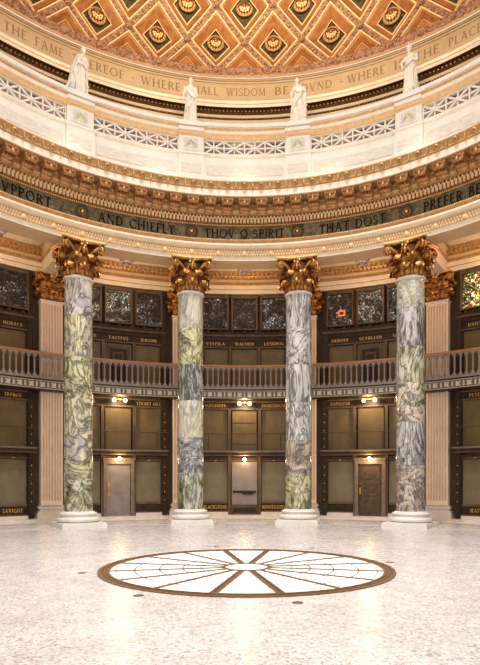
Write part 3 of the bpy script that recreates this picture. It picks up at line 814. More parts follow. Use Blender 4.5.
for th in COLTH:
    t=thing('statue_pedestal','white marble balustrade pedestal with leaf panel, '+pwh[th],'pedestal',P(9.99,th,11.75),-th,'pedestals under the statues')
    g=G(); zz=lambda v: v-11.75
    g.box((0,0,(zz(zp['p1'])+0)/2),(.94,.50,zz(zp['p1'])),'white'); g.box((0,-.02,zz(zp['p1'])+.03),(.98,.54,.06),'white')
    g.box((0,.0,(zz(zp['p1'])+.06+zz(zL1)+.02)/2),(.88,.46,zz(zL1)-zz(zp['p1'])-.04),'white'); g.build('die',t)
    g=G(); g.box((0,-.255,.95),(.72,.02,.32),'panelw'); g.build('veined_marble_panel',t)
    g=G(); zc=(zz(zp['p1'])+zz(zL1))/2+.06
    g.box((0,-.235,zc),(.66,.02,.50),'white'); g.box((0,-.248,zc),(.50,.012,.36),'panelw')
    for k in range(7):
        a=k*pi/6; g.ball((.14*cos(a),-.255,zc-.10+.18*sin(a)),.055,.015,.03,'leafp',7,5,Matrix.Rotation(-a,3,'Y'))
    for s in (-1,1): g.ball((s*.13,-.255,zc-.07),.07,.015,.035,'leafp',7,5); g.ball((s*.07,-.256,zc+.02),.04,.015,.06,'leafp',7,5)
    g.build('leaf_panel',t)
    g=G(); z0=zz(zL1); z1=zz(zR1)+.0
    for za,zb,w,m in ((z0,z0+.09,.92,'dent'),(z0+.09,z0+.20,.98,'dent'),(z0+.20,z0+.32,1.06,'white'),(z0+.32,z0+.35,1.02,'goldp'),(z0+.35,z1-.02,1.16,'white'),(z1-.02,z1,1.10,'white')):  # lower tiers tinted tan for shade, like the rail underside
        g.box((0,-.0,(za+zb)/2),(w,w-.46,zb-za),m)
    g.build('cap',t)
ZPED=zR1+.0

# ================================================================== STATUES
def figure(name, build_fn, label, th, loc):
    t=thing(name,label,'statue',loc,-th,'marble statues on the balustrade')
    g=G(); build_fn(g)
    me=bpy.data.meshes.new('tmp'); me.from_pydata(g.v,[],g.f)
    o=bpy.data.objects.new('tmp',me); COL.objects.link(o)
    md=o.modifiers.new('r','REMESH'); md.mode='VOXEL'; md.voxel_size=.011; md.use_smooth_shade=True
    sm=o.modifiers.new('s','SMOOTH'); sm.factor=.4; sm.iterations=1
    dg=bpy.context.evaluated_depsgraph_get(); me2=bpy.data.meshes.new_from_object(o.evaluated_get(dg))
    me2.name='figure'; bpy.data.objects.remove(o)
    me2.materials.clear(); me2.materials.append(M['statue'])
    f=bpy.data.objects.new('draped_figure',me2); COL.objects.link(f); f.parent=t; f.location=(0,0,.06); f.scale=(.92,.92,.92)
    g=G(); g.box((0,0,.03),(.66,.46,.06),'statue'); g.build('statue_base',t)
    return t
def robe(g, secs, folds=13, amp=.022, ph=0., n=64, skew=1.2):
    rows=[]
    for (zz,cx,cy,rx,ry,am) in secs:
        row=[]
        for i in range(n):
            a=2*pi*i/n
            f=1+2.3*am*(sin(folds*a+ph+zz*skew)*.7+.3*sin(folds*1.7*a-zz*2.2))/max(rx,.05)
            row.append((cx+rx*f*cos(a),cy+ry*f*sin(a),zz))
        rows.append(row)
    g.grid(rows,'statue',True,closev=True)
    g.add(rows[0],[tuple(range(n))],'statue'); g.add(rows[-1],[tuple(range(n))],'statue')
def head(g, c, turn=0., tilt=0., hair='bun'):
    c=Vector(c); rot=Matrix.Rotation(turn,3,'Z')@Matrix.Rotation(tilt,3,'Y')
    q=lambda x,y,zz: tuple(c+rot@Vector((x,y,zz)))
    g.ball(q(0,.012,.02),.078,.098,.105,'statue',18,12,rot); g.ball(q(0,-.025,-.05),.056,.062,.065,'statue',14,9,rot)
    g.ball(q(0,-.092,-.012),.015,.026,.03,'statue',8,6,rot); g.ball(q(0,-.083,.032),.05,.018,.012,'statue',10,6,rot)
    g.ball(q(0,-.082,-.055),.024,.013,.010,'statue',8,6,rot); g.ball(q(0,-.074,-.09),.02,.02,.017,'statue',8,6,rot)
    for s in (-1,1): g.ball(q(s*.079,.01,-.01),.012,.02,.03,'statue',6,5,rot)
    g.ball(q(0,.03,.055),.092,.10,.085,'statue',14,9,rot)
    if hair=='bun': g.ball(q(0,.12,.04),.055,.055,.055,'statue',10,7,rot)
    if hair=='crown':
        for k in range(7):
            a=k*2*pi/7; g.tube([q(.07*cos(a),.02+.08*sin(a),.09),q(.10*cos(a),.02+.11*sin(a),.19)],[.022,.008],'statue',6)
    if hair=='helmet': g.tube([q(0,-.06,.13),q(0,0,.165),q(0,.07,.15),q(0,.12,.08)],[.02,.028,.028,.02],'statue',7)
    g.tube([q(0,.015,-.05),(c.x,c.y+.03,c.z-.20)],[.05,.065],'statue',12)
def arm(g, sh, el, wr, hand, r=(.062,.048,.032)):
    sh,el,wr=Vector(sh),Vector(el),Vector(wr)
    pts=[sh,sh+(el-sh)*.5,el,el+(wr-el)*.5,wr]
    g.tube([tuple(p) for p in pts],[r[0],r[0]*.92,r[1],r[1]*.9,r[2]],'statue',12)
    g.ball(tuple(sh),r[0]*1.15,r[0]*1.15,r[0]*1.15,'statue',10,7)
    d=Vector(hand).normalized(); p=wr+d*.05
    g.ball(tuple(p),.036,.036,.036,'statue',8,6)
    side=d.cross(Vector((0,1,.2))).normalized()
    for k in range(4): 
        o=side*((k-1.5)*.02); g.tube([tuple(p+o+d*.02),tuple(p+o+d*.06),tuple(p+o+d*(.09-.008*abs(k-1.5)))+Vector((0,.0,0)) if False else tuple(p+o+d*(.09-.008*abs(k-1.5))+Vector((0,-.012,0)))],[.013,.011,.009],'statue',6)
    g.tube([tuple(p-side*.03),tuple(p-side*.05+d*.04)],[.013,.009],'statue',6)
def drape(g, pts, w, n=5):
    """several parallel rope-like folds following one line"""
    for k in range(n):
        o=(k-(n-1)/2)*w
        g.tube([(p[0]+o*.4,p[1]-.01*abs(k-n//2),p[2]+o) for p in pts],[.020+.006*((k*7)%3)]*len(pts),'statue',7)
def feet(g,xs,y=-.17):
    for x in xs: g.ball((x,y,.03),.04,.085,.035,'statue',9,6)

def fig_left(g):    # leaning forward over a twined post, cloak trailing to the left
    robe(g,[(0,-.02,0,.26,.19,.05),(.25,-.02,0,.22,.17,.05),(.55,.0,0,.20,.16,.04),(.85,.02,0,.19,.15,.025),(1.05,.05,0,.155,.125,.015),(1.25,.07,-.01,.18,.13,.012),(1.40,.09,-.02,.20,.12,.008),(1.47,.11,-.02,.13,.09,.0),(1.52,.12,-.02,.06,.06,0)],12)
    g.tube([(-.02,.02,1.36),(-.10,.03,1.12),(-.17,.0,.88),(-.22,-.02,.62),(-.34,-.02,.30),(-.48,-.04,.03)],[.10,.12,.14,.12,.08,.05],'statue',14)
    drape(g,[(.12,-.13,1.38),(-.05,-.18,1.15),(-.20,-.17,.85),(-.14,-.19,.6)],.045,6)
    for k in range(6): g.tube([(-.20+.05*k,-.15,.75),(-.30+.06*k,-.16,.4),(-.46+.10*k,-.17,.02)],[.018,.025,.03],'statue',7)
    for k in range(4): g.tube([(.04+.045*k,-.16,.95),(.02+.05*k,-.19,.5),(.0+.055*k,-.20,.02)],[.016,.022,.026],'statue',7)
    head(g,(.17,-.05,1.66),.5,.15); arm(g,(.24,-.04,1.38),(.29,-.14,1.12),(.22,-.22,.98),(-.2,-.3,-.6)); arm(g,(-.03,-.04,1.38),(-.10,-.16,1.14),(.08,-.22,1.02),(1,-.2,0))
    g.tube([(.26,-.12,0),(.26,-.13,1.0)],[.055,.045],'statue',10)
    for k in range(22): a=k*.9; g.ball((.26+.06*cos(a),-.13+.06*sin(a),.05+k*.044),.035,.035,.03,'statue',6,5)
    feet(g,(.02,.14))
def fig_two(g):     # upright, arms held low to the sides
    robe(g,[(0,0,0,.22,.17,.045),(.3,.0,0,.19,.15,.045),(.6,.01,0,.185,.15,.035),(.9,.02,0,.18,.14,.02),(1.08,.0,0,.145,.115,.012),(1.25,-.01,-.01,.17,.13,.01),(1.40,-.01,0,.20,.11,.006),(1.47,0,0,.13,.09,0),(1.52,.0,0,.06,.06,0)],11,ph=1)
    drape(g,[(-.16,-.10,1.30),(-.04,-.16,1.14),(.12,-.15,.98),(.17,-.05,.85)],.04,4)
    drape(g,[(.17,-.06,.98),(.06,-.17,.80),(-.08,-.17,.62),(-.17,-.06,.52)],.05,5)
    for k in range(5): g.tube([(-.02+.045*k,-.16,.6),(-.03+.05*k,-.17,.3),(-.04+.055*k,-.19,.02)],[.016,.02,.026],'statue',7)
    head(g,(-.01,-.02,1.67),-.25,0); arm(g,(-.21,0,1.37),(-.28,-.02,1.10),(-.30,-.15,.90),(-.3,-.4,-.8)); arm(g,(.20,0,1.37),(.25,0,1.10),(.17,-.15,.96),(-.6,-.5,-.2))
    g.ball((-.30,-.2,.83),.05,.05,.035,'statue',8,6); feet(g,(-.07,.08))
def fig_three(g):   # one arm crossed on the chest, staff and ivy-wrapped stump
    robe(g,[(0,.0,0,.23,.18,.05),(.3,-.01,0,.21,.16,.05),(.6,-.03,0,.20,.16,.04),(.9,-.04,0,.185,.15,.025),(1.08,-.02,0,.15,.12,.014),(1.25,.0,0,.18,.13,.012),(1.40,.0,0,.20,.115,.008),(1.47,0,0,.13,.09,0),(1.52,-.01,0,.06,.06,0)],9,ph=2)
    drape(g,[(-.15,-.10,1.36),(-.03,-.17,1.22),(.10,-.16,1.20),(.19,-.04,1.22)],.04,4)
    drape(g,[(-.20,-.05,.55),(-.10,-.18,.75),(.02,-.19,.95),(.14,-.14,1.10)],.055,6)
    for k in range(5): g.tube([(-.16+.05*k,-.15,.6),(-.18+.05*k,-.17,.3),(-.20+.06*k,-.18,.02)],[.016,.022,.03],'statue',7)
    head(g,(-.06,-.02,1.67),-.35,-.12); arm(g,(-.20,0,1.38),(-.29,-.06,1.14),(-.24,-.12,.90),(.1,-.3,-1)); arm(g,(.20,0,1.37),(.27,-.10,1.20),(.08,-.19,1.28),(-1,-.1,.2))
    g.tube([(.24,-.05,0),(.25,-.06,.95)],[.09,.07],'statue',12)
    for k in range(26): a=k*1.1; g.ball((.245+.085*cos(a),-.06+.085*sin(a),.04+k*.036),.04,.04,.032,'statue',6,5)
    g.tube([(-.30,-.16,.75),(-.12,-.14,1.50)],[.018,.018],'statue',8); g.ball((.25,-.08,1.04),.10,.09,.10,'statue',10,7)
    feet(g,(-.14,.03))
def fig_right(g):   # crowned, hand raised to the chest, body turned
    robe(g,[(0,.02,0,.22,.18,.045),(.3,.02,0,.20,.16,.045),(.6,.03,0,.19,.15,.035),(.9,.03,0,.18,.14,.02),(1.08,.01,0,.15,.12,.012),(1.25,.0,0,.18,.13,.01),(1.40,.02,0,.205,.115,.008),(1.47,.02,0,.13,.09,0),(1.52,.0,0,.06,.06,0)],12,ph=3)
    drape(g,[(.20,-.04,1.36),(.10,-.16,1.20),(-.06,-.17,1.12),(-.18,-.05,1.10)],.045,5)
    drape(g,[(.19,-.02,1.0),(.12,-.17,.78),(.14,-.18,.45),(.20,-.12,.15)],.02,4)
    for k in range(6): g.tube([(-.13+.04*k,-.15,.95),(-.15+.05*k,-.17,.5),(-.17+.06*k,-.18,.02)],[.014,.02,.026],'statue',7)
    head(g,(-.04,-.03,1.67),.3,.05,'crown'); arm(g,(-.18,0,1.38),(-.30,-.10,1.22),(-.25,-.16,1.06),(.2,-.3,-.9)); arm(g,(.22,0,1.37),(.28,-.10,1.15),(.08,-.20,1.18),(-1,-.1,.3))
    feet(g,(-.06,.10))
slab=[('statue_of_draped_woman',fig_left,'white statue of leaning draped woman beside a twined post, leftmost of the four'),
 ('statue_of_draped_woman',fig_two,'slender white statue of upright draped woman with both arms low, second from left'),
 ('statue_of_draped_woman',fig_three,'white statue of draped woman with arm across chest and leafy stump, third from left'),
 ('statue_of_draped_woman',fig_right,'white statue of draped woman wearing a spiked crown, rightmost of the four')]
for th,(nm,fn,lb) in zip(COLTH,slab):
    figure(nm,fn,lb,th,P(9.97,th,ZPED))

M['rail2']=mottled('grey_brown_fascia',(.20,.15,.115),(.14,.10,.075),8,.4,.1)
# ================================================================== LOWER GALLERY
g=G()
pr=[(13.6,4.93),(12.86,4.93),(12.82,4.95),(12.82,5.30),(12.72,5.32),(12.72,5.38),(12.80,5.40),(13.6,5.40)]
g.ring(pr,'bronze',mats=['bronze','bronze','rail2','bronze','baluster','bronze','bronze'])
gal=S('trim_7', g)
g=G(); zc=5.115
for i in range(-46,47):
    th=i*.92
    if i%2==0: g.pbox(12.79,12.83,th-.13,th+.13,zc-.09,zc+.09,'silver')
    else:
        for s in (-1,1):
            g.bar(P(12.80,th-.36,zc-s*.085),P(12.80,th+.36,zc+s*.085),.05,.03,'silver',up=P(1,th,0))
        g.ball(P(12.80,th,zc),.09,.03,.09,'silver',10,5)
g.ring([(12.80,4.965),(12.80,4.985)],'silver'); g.ring([(12.80,5.245),(12.80,5.265)],'silver')
g.build('silvered_fascia_ornament', gal)
rw={-2:'left of the leftmost marble column',-1:'between the two left marble columns',0:'between the two middle marble columns',1:'between the two right marble columns',2:'right of the rightmost marble column'}
g=G()
def bal(g):
    g.box((0,0,.05),(.13,.10,.10),'baluster'); g.box((0,0,.77),(.13,.10,.10),'baluster')
    g.lathe([(.04,.10),(.045,.13),(.028,.16),(.034,.24),(.040,.45),(.034,.62),(.026,.66),(.045,.69),(.04,.72)],'baluster',8)
bal(g); balm=None
for b in BAYS:
    c=b*22.5; o=P(12.8,c,5.38)
    t=thing('gallery_railing','grey-bronze gallery railing with wooden handrail '+rw[b],'railing',o,0,'gallery railings between the marble columns')
    def B(gg,name): gg.v=[(p[0]-o[0],p[1]-o[1],p[2]-o[2]) for p in gg.v]; return gg.build(name,t,merge=False)
    gg=G(); gg.ring([(12.88,6.24),(12.72,6.24),(12.70,6.27),(12.71,6.31),(12.76,6.335),(12.84,6.335),(12.89,6.31),(12.88,6.24)],'rail',c-11.25,c+11.25,14,True); B(gg,'handrail')
    gg=G(); gg.ring([(12.85,6.20),(12.75,6.20),(12.75,6.24)],'baluster',c-11.25,c+11.25,12); gg.ring([(12.74,5.38),(12.74,5.42),(12.86,5.42)],'baluster',c-11.25,c+11.25,12); B(gg,'bottom_rail')
    for i in range(23):
        th=c-11.25+22.5*(i+.5)/23
        if balm is None: x=g.build('baluster',t); balm=x.data
        else: x=bpy.data.objects.new('baluster',balm); COL.objects.link(x); x.parent=t
        p=P(12.8,th,5.40); x.location=(p[0]-o[0],p[1]-o[1],.02); x.rotation_euler=(0,0,-R(th))

# ------------------------------------------------------------------ stack screens, windows, doors
LDEF=dict(dark=[(.03,.02,.02),(.10,.08,.08),(.45,.42,.42),(.06,.18,.15),(.16,.10,.10),(.02,.02,.02),(.85,.75,.65),(.30,.14,.07)],
 bright=[(.05,.04,.04),(.34,.32,.30),(.62,.62,.48),(.12,.28,.18),(.45,.24,.11),(.85,.78,.58),(.04,.03,.03),(.36,.16,.08)],
 gold=[(.9,.60,.12),(1,.85,.50),(.10,.04,.02),(.25,.40,.08),(.8,.35,.06),(1,.78,.25),(.12,.07,.02),(.45,.08,.03)])
GL=[('dark',1.0,.55,-2),('bright',2,.9,-1),('bright',3,1.1,-1),('dark',4,.9,-1),('dark',5,.7,0),('dark',6,.5,0),('dark',7,.75,0),('dark',8,.8,1),('bright',9,.8,1),('dark',10,.9,1),('gold',11,2.6,2)]
glm={}
for i,(p,sd,lit,b) in enumerate(GL): glm[i]=glass_mat('stained_glass_%d'%i,LDEF[p],sd,lit*1.45,19 if p!='gold' else 14)
WR=13.45
gi=0; wn=1
names_up={-2:['','','HORACE'],-1:['LIVIVS','TACITVS','JEROME'],0:['VVLFILA','WALTHER','LESSING'],1:['HERDER','SCHILLER','GOETHE'],2:['DANTE','','']}
names_lo={-2:['','','TRVMAN'],-1:['','','STVART MILL'],0:['ALEXANDER','','CHARLEMAGNE'],1:['NAPOLEON','','MONROE'],2:['PETER','','']}
names_ba={-2:['','','SAVIGNY'],-1:['','',''],0:['BLACKSTONE','','MONTESQVIEV'],1:['','',''],2:['WATT','','']}
names_lo[-1][0]='NEWTON'
for b in BAYS:
    c=b*22.5
    cols=[(-5.3,'L'),(0,'C'),(5.3,'R')]
    # windows (setting)
    for j,(off,_) in enumerate(cols):
        if b==-2 and j<2: continue
        if b==2 and j>0: continue
        a=c+off; hw=2.12
        g=G()
        for t0,t1,z0,z1 in ((a-hw-.26,a-hw,7.95,9.42),(a+hw,a+hw+.26,7.95,9.42),(a-hw,a+hw,9.29,9.42),(a-hw,a+hw,7.95,8.0)):
            g.pbox(WR-.10,WR+.12,t0,t1,z0,z1,'wood',3 if t1-t0>1 else 1)
        fr=g.build('window_%d'%wn,None,kind='structure'); wn+=1
        g=G(); g.pbox(WR+.02,WR+.05,a-hw,a+hw,8.0,9.29,glm[gi],4)
        if b==1 and j==0:
            g.pbox(WR-.0,WR+.02,a-.35,a+.9,8.38,8.62,emit('orange_glass',(.75,.16,.05),.8),2); g.pbox(WR-.01,WR+.0,a-.1,a+.6,8.44,8.55,'dark',2)
        g.build('stained_glass',fr); gi+=1
    # bronze screen of the gallery level
    t=thing('gallery_stack_screen',{-2:'dark bronze gallery wall screen under the window at the left edge',-1:'dark bronze gallery wall screen with small square door, between the two left columns',0:'dark bronze gallery wall screen between the two middle columns',1:'dark bronze gallery wall screen with small square door, between the two right columns',2:'dark bronze gallery wall screen under the golden window'}[b],'wall screen',P(WR,c,5.40),0,'bronze screens along the gallery')
    o=P(WR,c,5.40)
    def B(gg,name,label=None,merge=False):
        gg.v=[(p[0]-o[0],p[1]-o[1],p[2]-o[2]) for p in gg.v]; return gg.build(name,t,merge=merge,label=label)
    g=G()
    E=8.35
    g.pbox(WR-.10,13.72,c-E,c+E,7.66,7.74,'wood',12); g.pbox(WR-.04,13.72,c-E,c+E,7.50,7.66,'bronze',12)
    g.pbox(WR-.12,13.72,c-E,c+E,7.74,7.80,'bronze',12)
    g.pbox(WR-.0,13.72,c-E,c+E,7.24,7.50,'bronze',12); g.pbox(WR-.05,13.72,c-E,c+E,7.17,7.23,'wood',12)
    for s in (-1,1): g.pbox(WR-.08,13.72,c+s*E-(.9 if s>0 else 0),c+s*E+(0 if s>0 else .9),5.40,9.42,'bronze',1)
    for s in (-1,1): g.pbox(WR-.08,13.72,c+s*2.65-.24,c+s*2.65+.24,5.40,7.17,'wood',1)
    for s in (-1,1): g.pbox(WR-.03,13.72,c+s*7.45-.2,c+s*7.45+.2,5.40,7.17,'bronze',1)
    B(g,'screen_frame')
    g=G(); g.pbox(WR-.09,WR-.07,c-8,c+8,7.80,7.83,'bronze',12)
    for i in range(-7,8):
        a=c+i*1.12
        big = 1.6 if i%2==0 else 1.0
        g.ball(P(WR-.08,a,7.82),.07*big,.03,.07*big,'bronze',8,5)
    B(g,'scalloped_cresting')
    for j,(off,_) in enumerate(cols):
        a=c+off
        g=G(); g.pbox(WR+.06,WR+.10,a-2.3,a+2.3,5.42,7.15,'olive',3)
        if j==1 and b in (-1,1):
            for hw,z0,z1,m in ((1.9,5.5,7.05,'wood'),(1.5,5.6,6.95,'bronze'),(.9,6.2,6.8,'wood'),(.65,6.28,6.72,'bronze')): g.pbox(WR+.02-.012*(2-hw),WR+.08,a-hw,a+hw,z0,z1,m,2)
            B(g,'square_panelled_door')
        else: B(g,'olive_panel')
        nm=names_up[b][j]
        if nm:
            W=.165*len(nm)*R(1)*0+ .115*len(nm); hw=degrees(W/2/WR)
            x=inscription('gold_name',nm,a-hw,a+hw,WR-.0,7.31,.115,'letterg',t,.012); x.location=(-o[0],-o[1],-o[2])
    # lower stacks
    low={-2:'at the left edge of the photograph',-1:'between the two left marble columns',0:'between the two middle marble columns',1:'between the two right marble columns',2:'at the right edge of the photograph'}
    t=thing('lower_stack_screen','dark bronze two-storey wall screen under the gallery, '+low[b],'wall screen',P(WR,c,.10),0,'bronze screens under the gallery')
    o=P(WR,c,.10)
    g=G()
    g.pbox(WR,13.72,c-E,c+E,4.62,4.92,'bronze',12); g.pbox(WR-.06,13.72,c-E,c+E,4.86,4.92,'wood',12); g.pbox(WR-.05,13.72,c-E,c+E,4.56,4.62,'wood',12)
    g.pbox(WR-.03,13.72,c-E,c+E,2.36,2.52,'wood',12); g.pbox(WR-.06,13.72,c-E,c+E,2.44,2.48,'bronze',12)
    for s in (-1,1): g.pbox(WR-.10,13.72,c+s*E-(.75 if s>0 else 0),c+s*E+(0 if s>0 else .75),.10,4.92,'bronze',1)
    for s in (-1,1): g.pbox(WR-.08,13.72,c+s*2.75-.26,c+s*2.75+.26,.10,4.58,'wood',1)
    for s in (-1,1): g.pbox(WR-.02,13.72,c+s*7.55-.14,c+s*7.55+.14,.10,4.58,'gapshade',1)
    B(g,'screen_frame')
    if b==-2: st=G(); st.ball((0,0,0),.02,.02,.032,'letterg',6,5)
    for s in (-1,1):
        for k in range(10):
            zz=(.75+k*.34) if k<5 else (2.95+(k-5)*.34)
            if b==-2 and s==-1 and k==0: x=st.build('gilded_stud',t); stm=x.data
            else: x=bpy.data.objects.new('gilded_stud',stm); COL.objects.link(x); x.parent=t
            p=P(WR-.12,c+s*8.05,zz); x.location=(p[0]-o[0],p[1]-o[1],p[2]-o[2])
    for j,(off,_) in enumerate(cols):
        a=c+off; hw=2.2
        g=G(); g.pbox(WR+.06,WR+.10,a-hw,a+hw,2.82,4.56,'olive',3)
        if b==0 and j==1:
            for zz in (3.1,3.55,4.0): g.pbox(WR+.045,WR+.06,a-hw,a+hw,zz,zz+.02,'bronze',3)
        B(g,'upper_panel')
        if j!=1:
            g=G(); g.pbox(WR+.06,WR+.10,a-hw,a+hw,.66,2.34,'oliveb',3); B(g,'lower_panel')
            g=G(); g.pbox(WR-.03,WR+.10,a-hw,a+hw,.58,.66,'wood',3); g.pbox(WR-.0,WR+.10,a-hw,a+hw,.26,.58,'bronze',3); g.pbox(WR-.05,WR+.10,a-hw,a+hw,.22,.27,'wood',3); B(g,'base_panel')
            g=G(); g.pbox(WR-.07,WR+.12,a-hw-.3,a+hw+.3,.10,.22,'step',3); B(g,'stone_skirting')
            g=G(); g.ball(P(WR-.08,a,2.40),.07,.03,.025,'letterg',8,5); B(g,'brass_picture_light')
            nm=names_ba[b][j]
            if nm:
                hw2=degrees(min(1.0,.105*len(nm))/2/WR)
                x=inscription('gold_name',nm,a-hw2,a+hw2,WR,.35,.15,'letterg',t,.012); x.location=(-o[0],-o[1],-o[2])
        nm=names_lo[b][j]
        if nm:
            hw2=degrees(min(1.0,.10*len(nm))/2/WR)
            x=inscription('gold_name',nm,a-hw2,a+hw2,WR,4.67,.13,'letterg',t,.012); x.location=(-o[0],-o[1],-o[2])
    if b==0:
        g=G(); g.pbox(WR-.02,WR+.10,c-2.3,c+2.3,.52,2.34,'doorg',3); B(g,'tall_taupe_panel')
        g=G(); g.pbox(WR-.05,WR-.02,c-2.1,c+2.1,1.02,1.12,'bronze',3); g.pbox(WR-.06,WR-.02,c-.4,c+1.6,.95,1.02,'bronze',2); B(g,'dark_ledge')
        g=G(); g.pbox(WR-.10,WR+.10,c-2.4,c+2.4,.10,.50,'wood',3); g.pbox(WR-.12,WR-.1,c-2.1,c+2.1,.2,.4,'bronze',2); B(g,'base_panel')
    # narrow walkway at mid height with thin railing
    t=thing('narrow_bronze_walkway','narrow walkway with thin rail halfway up the wall, '+low[b],'walkway',P(13.1,c,2.52),0,'thin walkways halfway up the lower wall')
    o=P(13.1,c,2.52)
    g=G(); g.ring([(13.34,2.58),(13.08,2.58),(13.06,2.62),(13.06,2.72),(13.02,2.74),(13.02,2.80),(13.34,2.80)],'bronze',c-8.6,c+8.6,12,mats=['bronze','wood','bronze','wood','rail2','rail2']); B(g,'walkway_slab')
    g=G(); g.tube([P(13.10,c-8.6+17.2*i/14,3.52) for i in range(15)],.018,'doorb',6); B(g,'handrail')
    for off in (-6.6,-2.3,2.3,6.6):
        g=G(); g.tube([P(13.10,c+off,2.79),P(13.10,c+off,3.52)],.018,'doorb',6); g.ball(P(13.1,c+off,3.52),.028,.028,.028,'doorb',6,5); B(g,'post')

# doors
dn=1
for b in (-1,1):
    c=b*22.5; hw=2.0
    g=G(); m='frame'
    for s in (-1,1): g.pbox(WR-.16,WR+.10,c+s*2.35-.30,c+s*2.35+.30,.10,2.40,m,1); g.pbox(WR-.20,WR+.05,c+s*2.35-.34,c+s*2.35+.34,.10,.30,m,1)
    g.pbox(WR-.16,WR+.10,c-2.65,c+2.65,2.22,2.40,m,3); g.pbox(WR-.22,WR+.05,c-2.8,c+2.8,2.38,2.46,m,3)
    fr=g.build('door_%d'%dn,None,kind='structure'); dn+=1
    mat='doorg' if b<0 else 'doorb'
    g=G(); g.pbox(WR-.04,WR+.05,c-hw,c+hw,.10,2.22,mat,2)
    if b<0: 
        for t0,t1,z0,z1 in ((-1.5,1.5,.25,.95),(-1.5,1.5,1.05,2.08)): g.pbox(WR-.055,WR-.04,c+t0,c+t1,z0,z1,mat,2)
    else:
        for t0,t1,z0,z1 in ((-1.5,1.5,.25,.85),(-1.5,1.5,.95,1.55),(-1.5,1.5,1.65,2.08)):
            g.pbox(WR-.06,WR-.04,c+t0,c+t1,z0,z1,'wood',2); g.pbox(WR-.075,WR-.06,c+t0+.25,c+t1-.25,z0+.08,z1-.08,mat,2)
    lf=g.build('door_leaf',fr)
    g=G()
    if b<0: g.pbox(WR-.09,WR-.05,c-1.85,c-1.60,.95,1.45,'brass',1); g.tube([P(WR-.12,c-1.72,1.02),P(WR-.14,c-1.72,1.2),P(WR-.12,c-1.72,1.38)],.018,'brass',6)
    else: g.pbox(WR-.09,WR-.05,c-1.85,c-1.68,1.0,1.25,'brass',1); g.ball(P(WR-.12,c-1.76,1.12),.035,.035,.035,'brass',8,6); g.ball(P(WR-.08,c-1.76,1.42),.025,.025,.025,'brass',8,6)
    g.build('door_handle',lf,label='brass door handle')

# ================================================================== LAMPS
def sconce(loc,th,pair,label,group):
    t=thing('globe_wall_lamp',label,'lamp',loc,-th,group)
    g=G(); 
    if pair:
        g.tube([(-.22,0,0),(.22,0,0)],.018,'brass',6); g.tube([(0,.26,0),(0,0,0)],.02,'brass',6); g.lathe([(.05,-.03),(.06,0),(.03,.03)],'brass',10)
    else: g.tube([(0,.26,.0),(0,.10,0),(0,0,.0)],.018,'brass',6); g.lathe([(.03,.04),(.05,.06),(.02,.09)],'brass',10)
    g.build('bracket',t)
    for x in ((-.22,.22) if pair else (0,)):
        g=G(); g.ball((x,0,-.04 if pair else 0),.075,.075,.075,'globe',14,10); g.build('glass_globe',t)
    ld=bpy.data.lights.new('lamp_glow','POINT'); ld.energy=70 if pair else 30; ld.color=(1,.74,.42); ld.shadow_soft_size=.1
    lo=bpy.data.objects.new('lamp_glow',ld); COL.objects.link(lo); lo.location=(P(math.hypot(loc[0],loc[1])-.22,th,loc[2]-.02))
for b in (-1,0,1):
    c=b*22.5; w={-1:'between the two left columns',0:'between the two middle columns',1:'between the two right columns'}[b]
    sconce(P(13.14,c,4.83),c,True,'pair of glowing globe lamps under the gallery '+w,'paired globe lamps under the gallery')
    sconce(P(13.16,c,2.44),c,False,{-1:'single glowing globe above the grey door with brass push plate',0:'single glowing globe above the tall taupe panel in the middle bay',1:'single glowing globe above the brown panelled door'}[b],'single globe lamps over the doors')
pw={-2:'at the left edge of the photograph',-1:'between the two left columns',0:'between the two middle columns',1:'between the two right columns'}
for b in (-2,-1,0,1):
    c=b*22.5
    t=thing('dish_pendant_lamp','small dark dish-shaped pendant lamp under the ceiling '+pw[b],'lamp',P(11.6,c,10.5),-c,'dish pendants over the ambulatory')
    g=G(); g.lathe([(.27,-.60),(.29,-.62),(.26,-.66),(.16,-.76),(.06,-.84),(.035,-.90),(0,-.94)],'pend',20,cap=False); g.build('lamp_bowl',t)
    g=G(); g.lathe([(.27,-.655),(.222,-.705),(.17,-.76)],'pendhi',14,cap=False); g.build('highlight_band',t)  # band added to carry the painted highlight
    g=G(); g.tube([(0,0,-.85),(0,0,0)],.015,'pend',6); 
    for k in range(3): a=k*2*pi/3; g.tube([(.27*cos(a),.27*sin(a),-.61),(0,0,-.2)],.008,'pend',5)
    g.build('hanging_rod',t)

# ================================================================== FLOOR SKYLIGHT
cx,cy=.036,-.50; RO=2.55
t=thing('round_floor_skylight','large round white glass floor skylight with brass spokes, set in the rotunda floor','skylight',(cx,cy,0))
def annulus(g,r0,r1,z0,z1,mat,a0=0,a1=360,n=72):
    full=a1-a0>=359.9
    rows=[]
    for i in range(n if full else n+1):
        a=R(a0+(a1-a0)*i/n); rows.append([(r*sin(a),r*cos(a),zz) for r,zz in ((r0,z0),(r0,z1),(r1,z1),(r1,z0))])
    g.grid(rows,mat,closeu=full)
g=G(); g.lathe([(.001,.008),(RO-.16,.008)],'glassw',72,smooth=False,cap=False); g.build('white_glass',t)
g=G(); annulus(g,RO-.055,RO,0,.020,'rim'); annulus(g,RO-.20,RO-.155,0,.020,'rim'); annulus(g,RO-.118,RO-.095,0,.018,'rim'); g.build('brass_rim',t)
g=G(); annulus(g,RO-.155,RO-.055,0,.012,'rimd'); g.build('dark_channel',t)
g=G(); annulus(g,.37,.43,0,.022,'rim'); g.build('hub_ring',t)
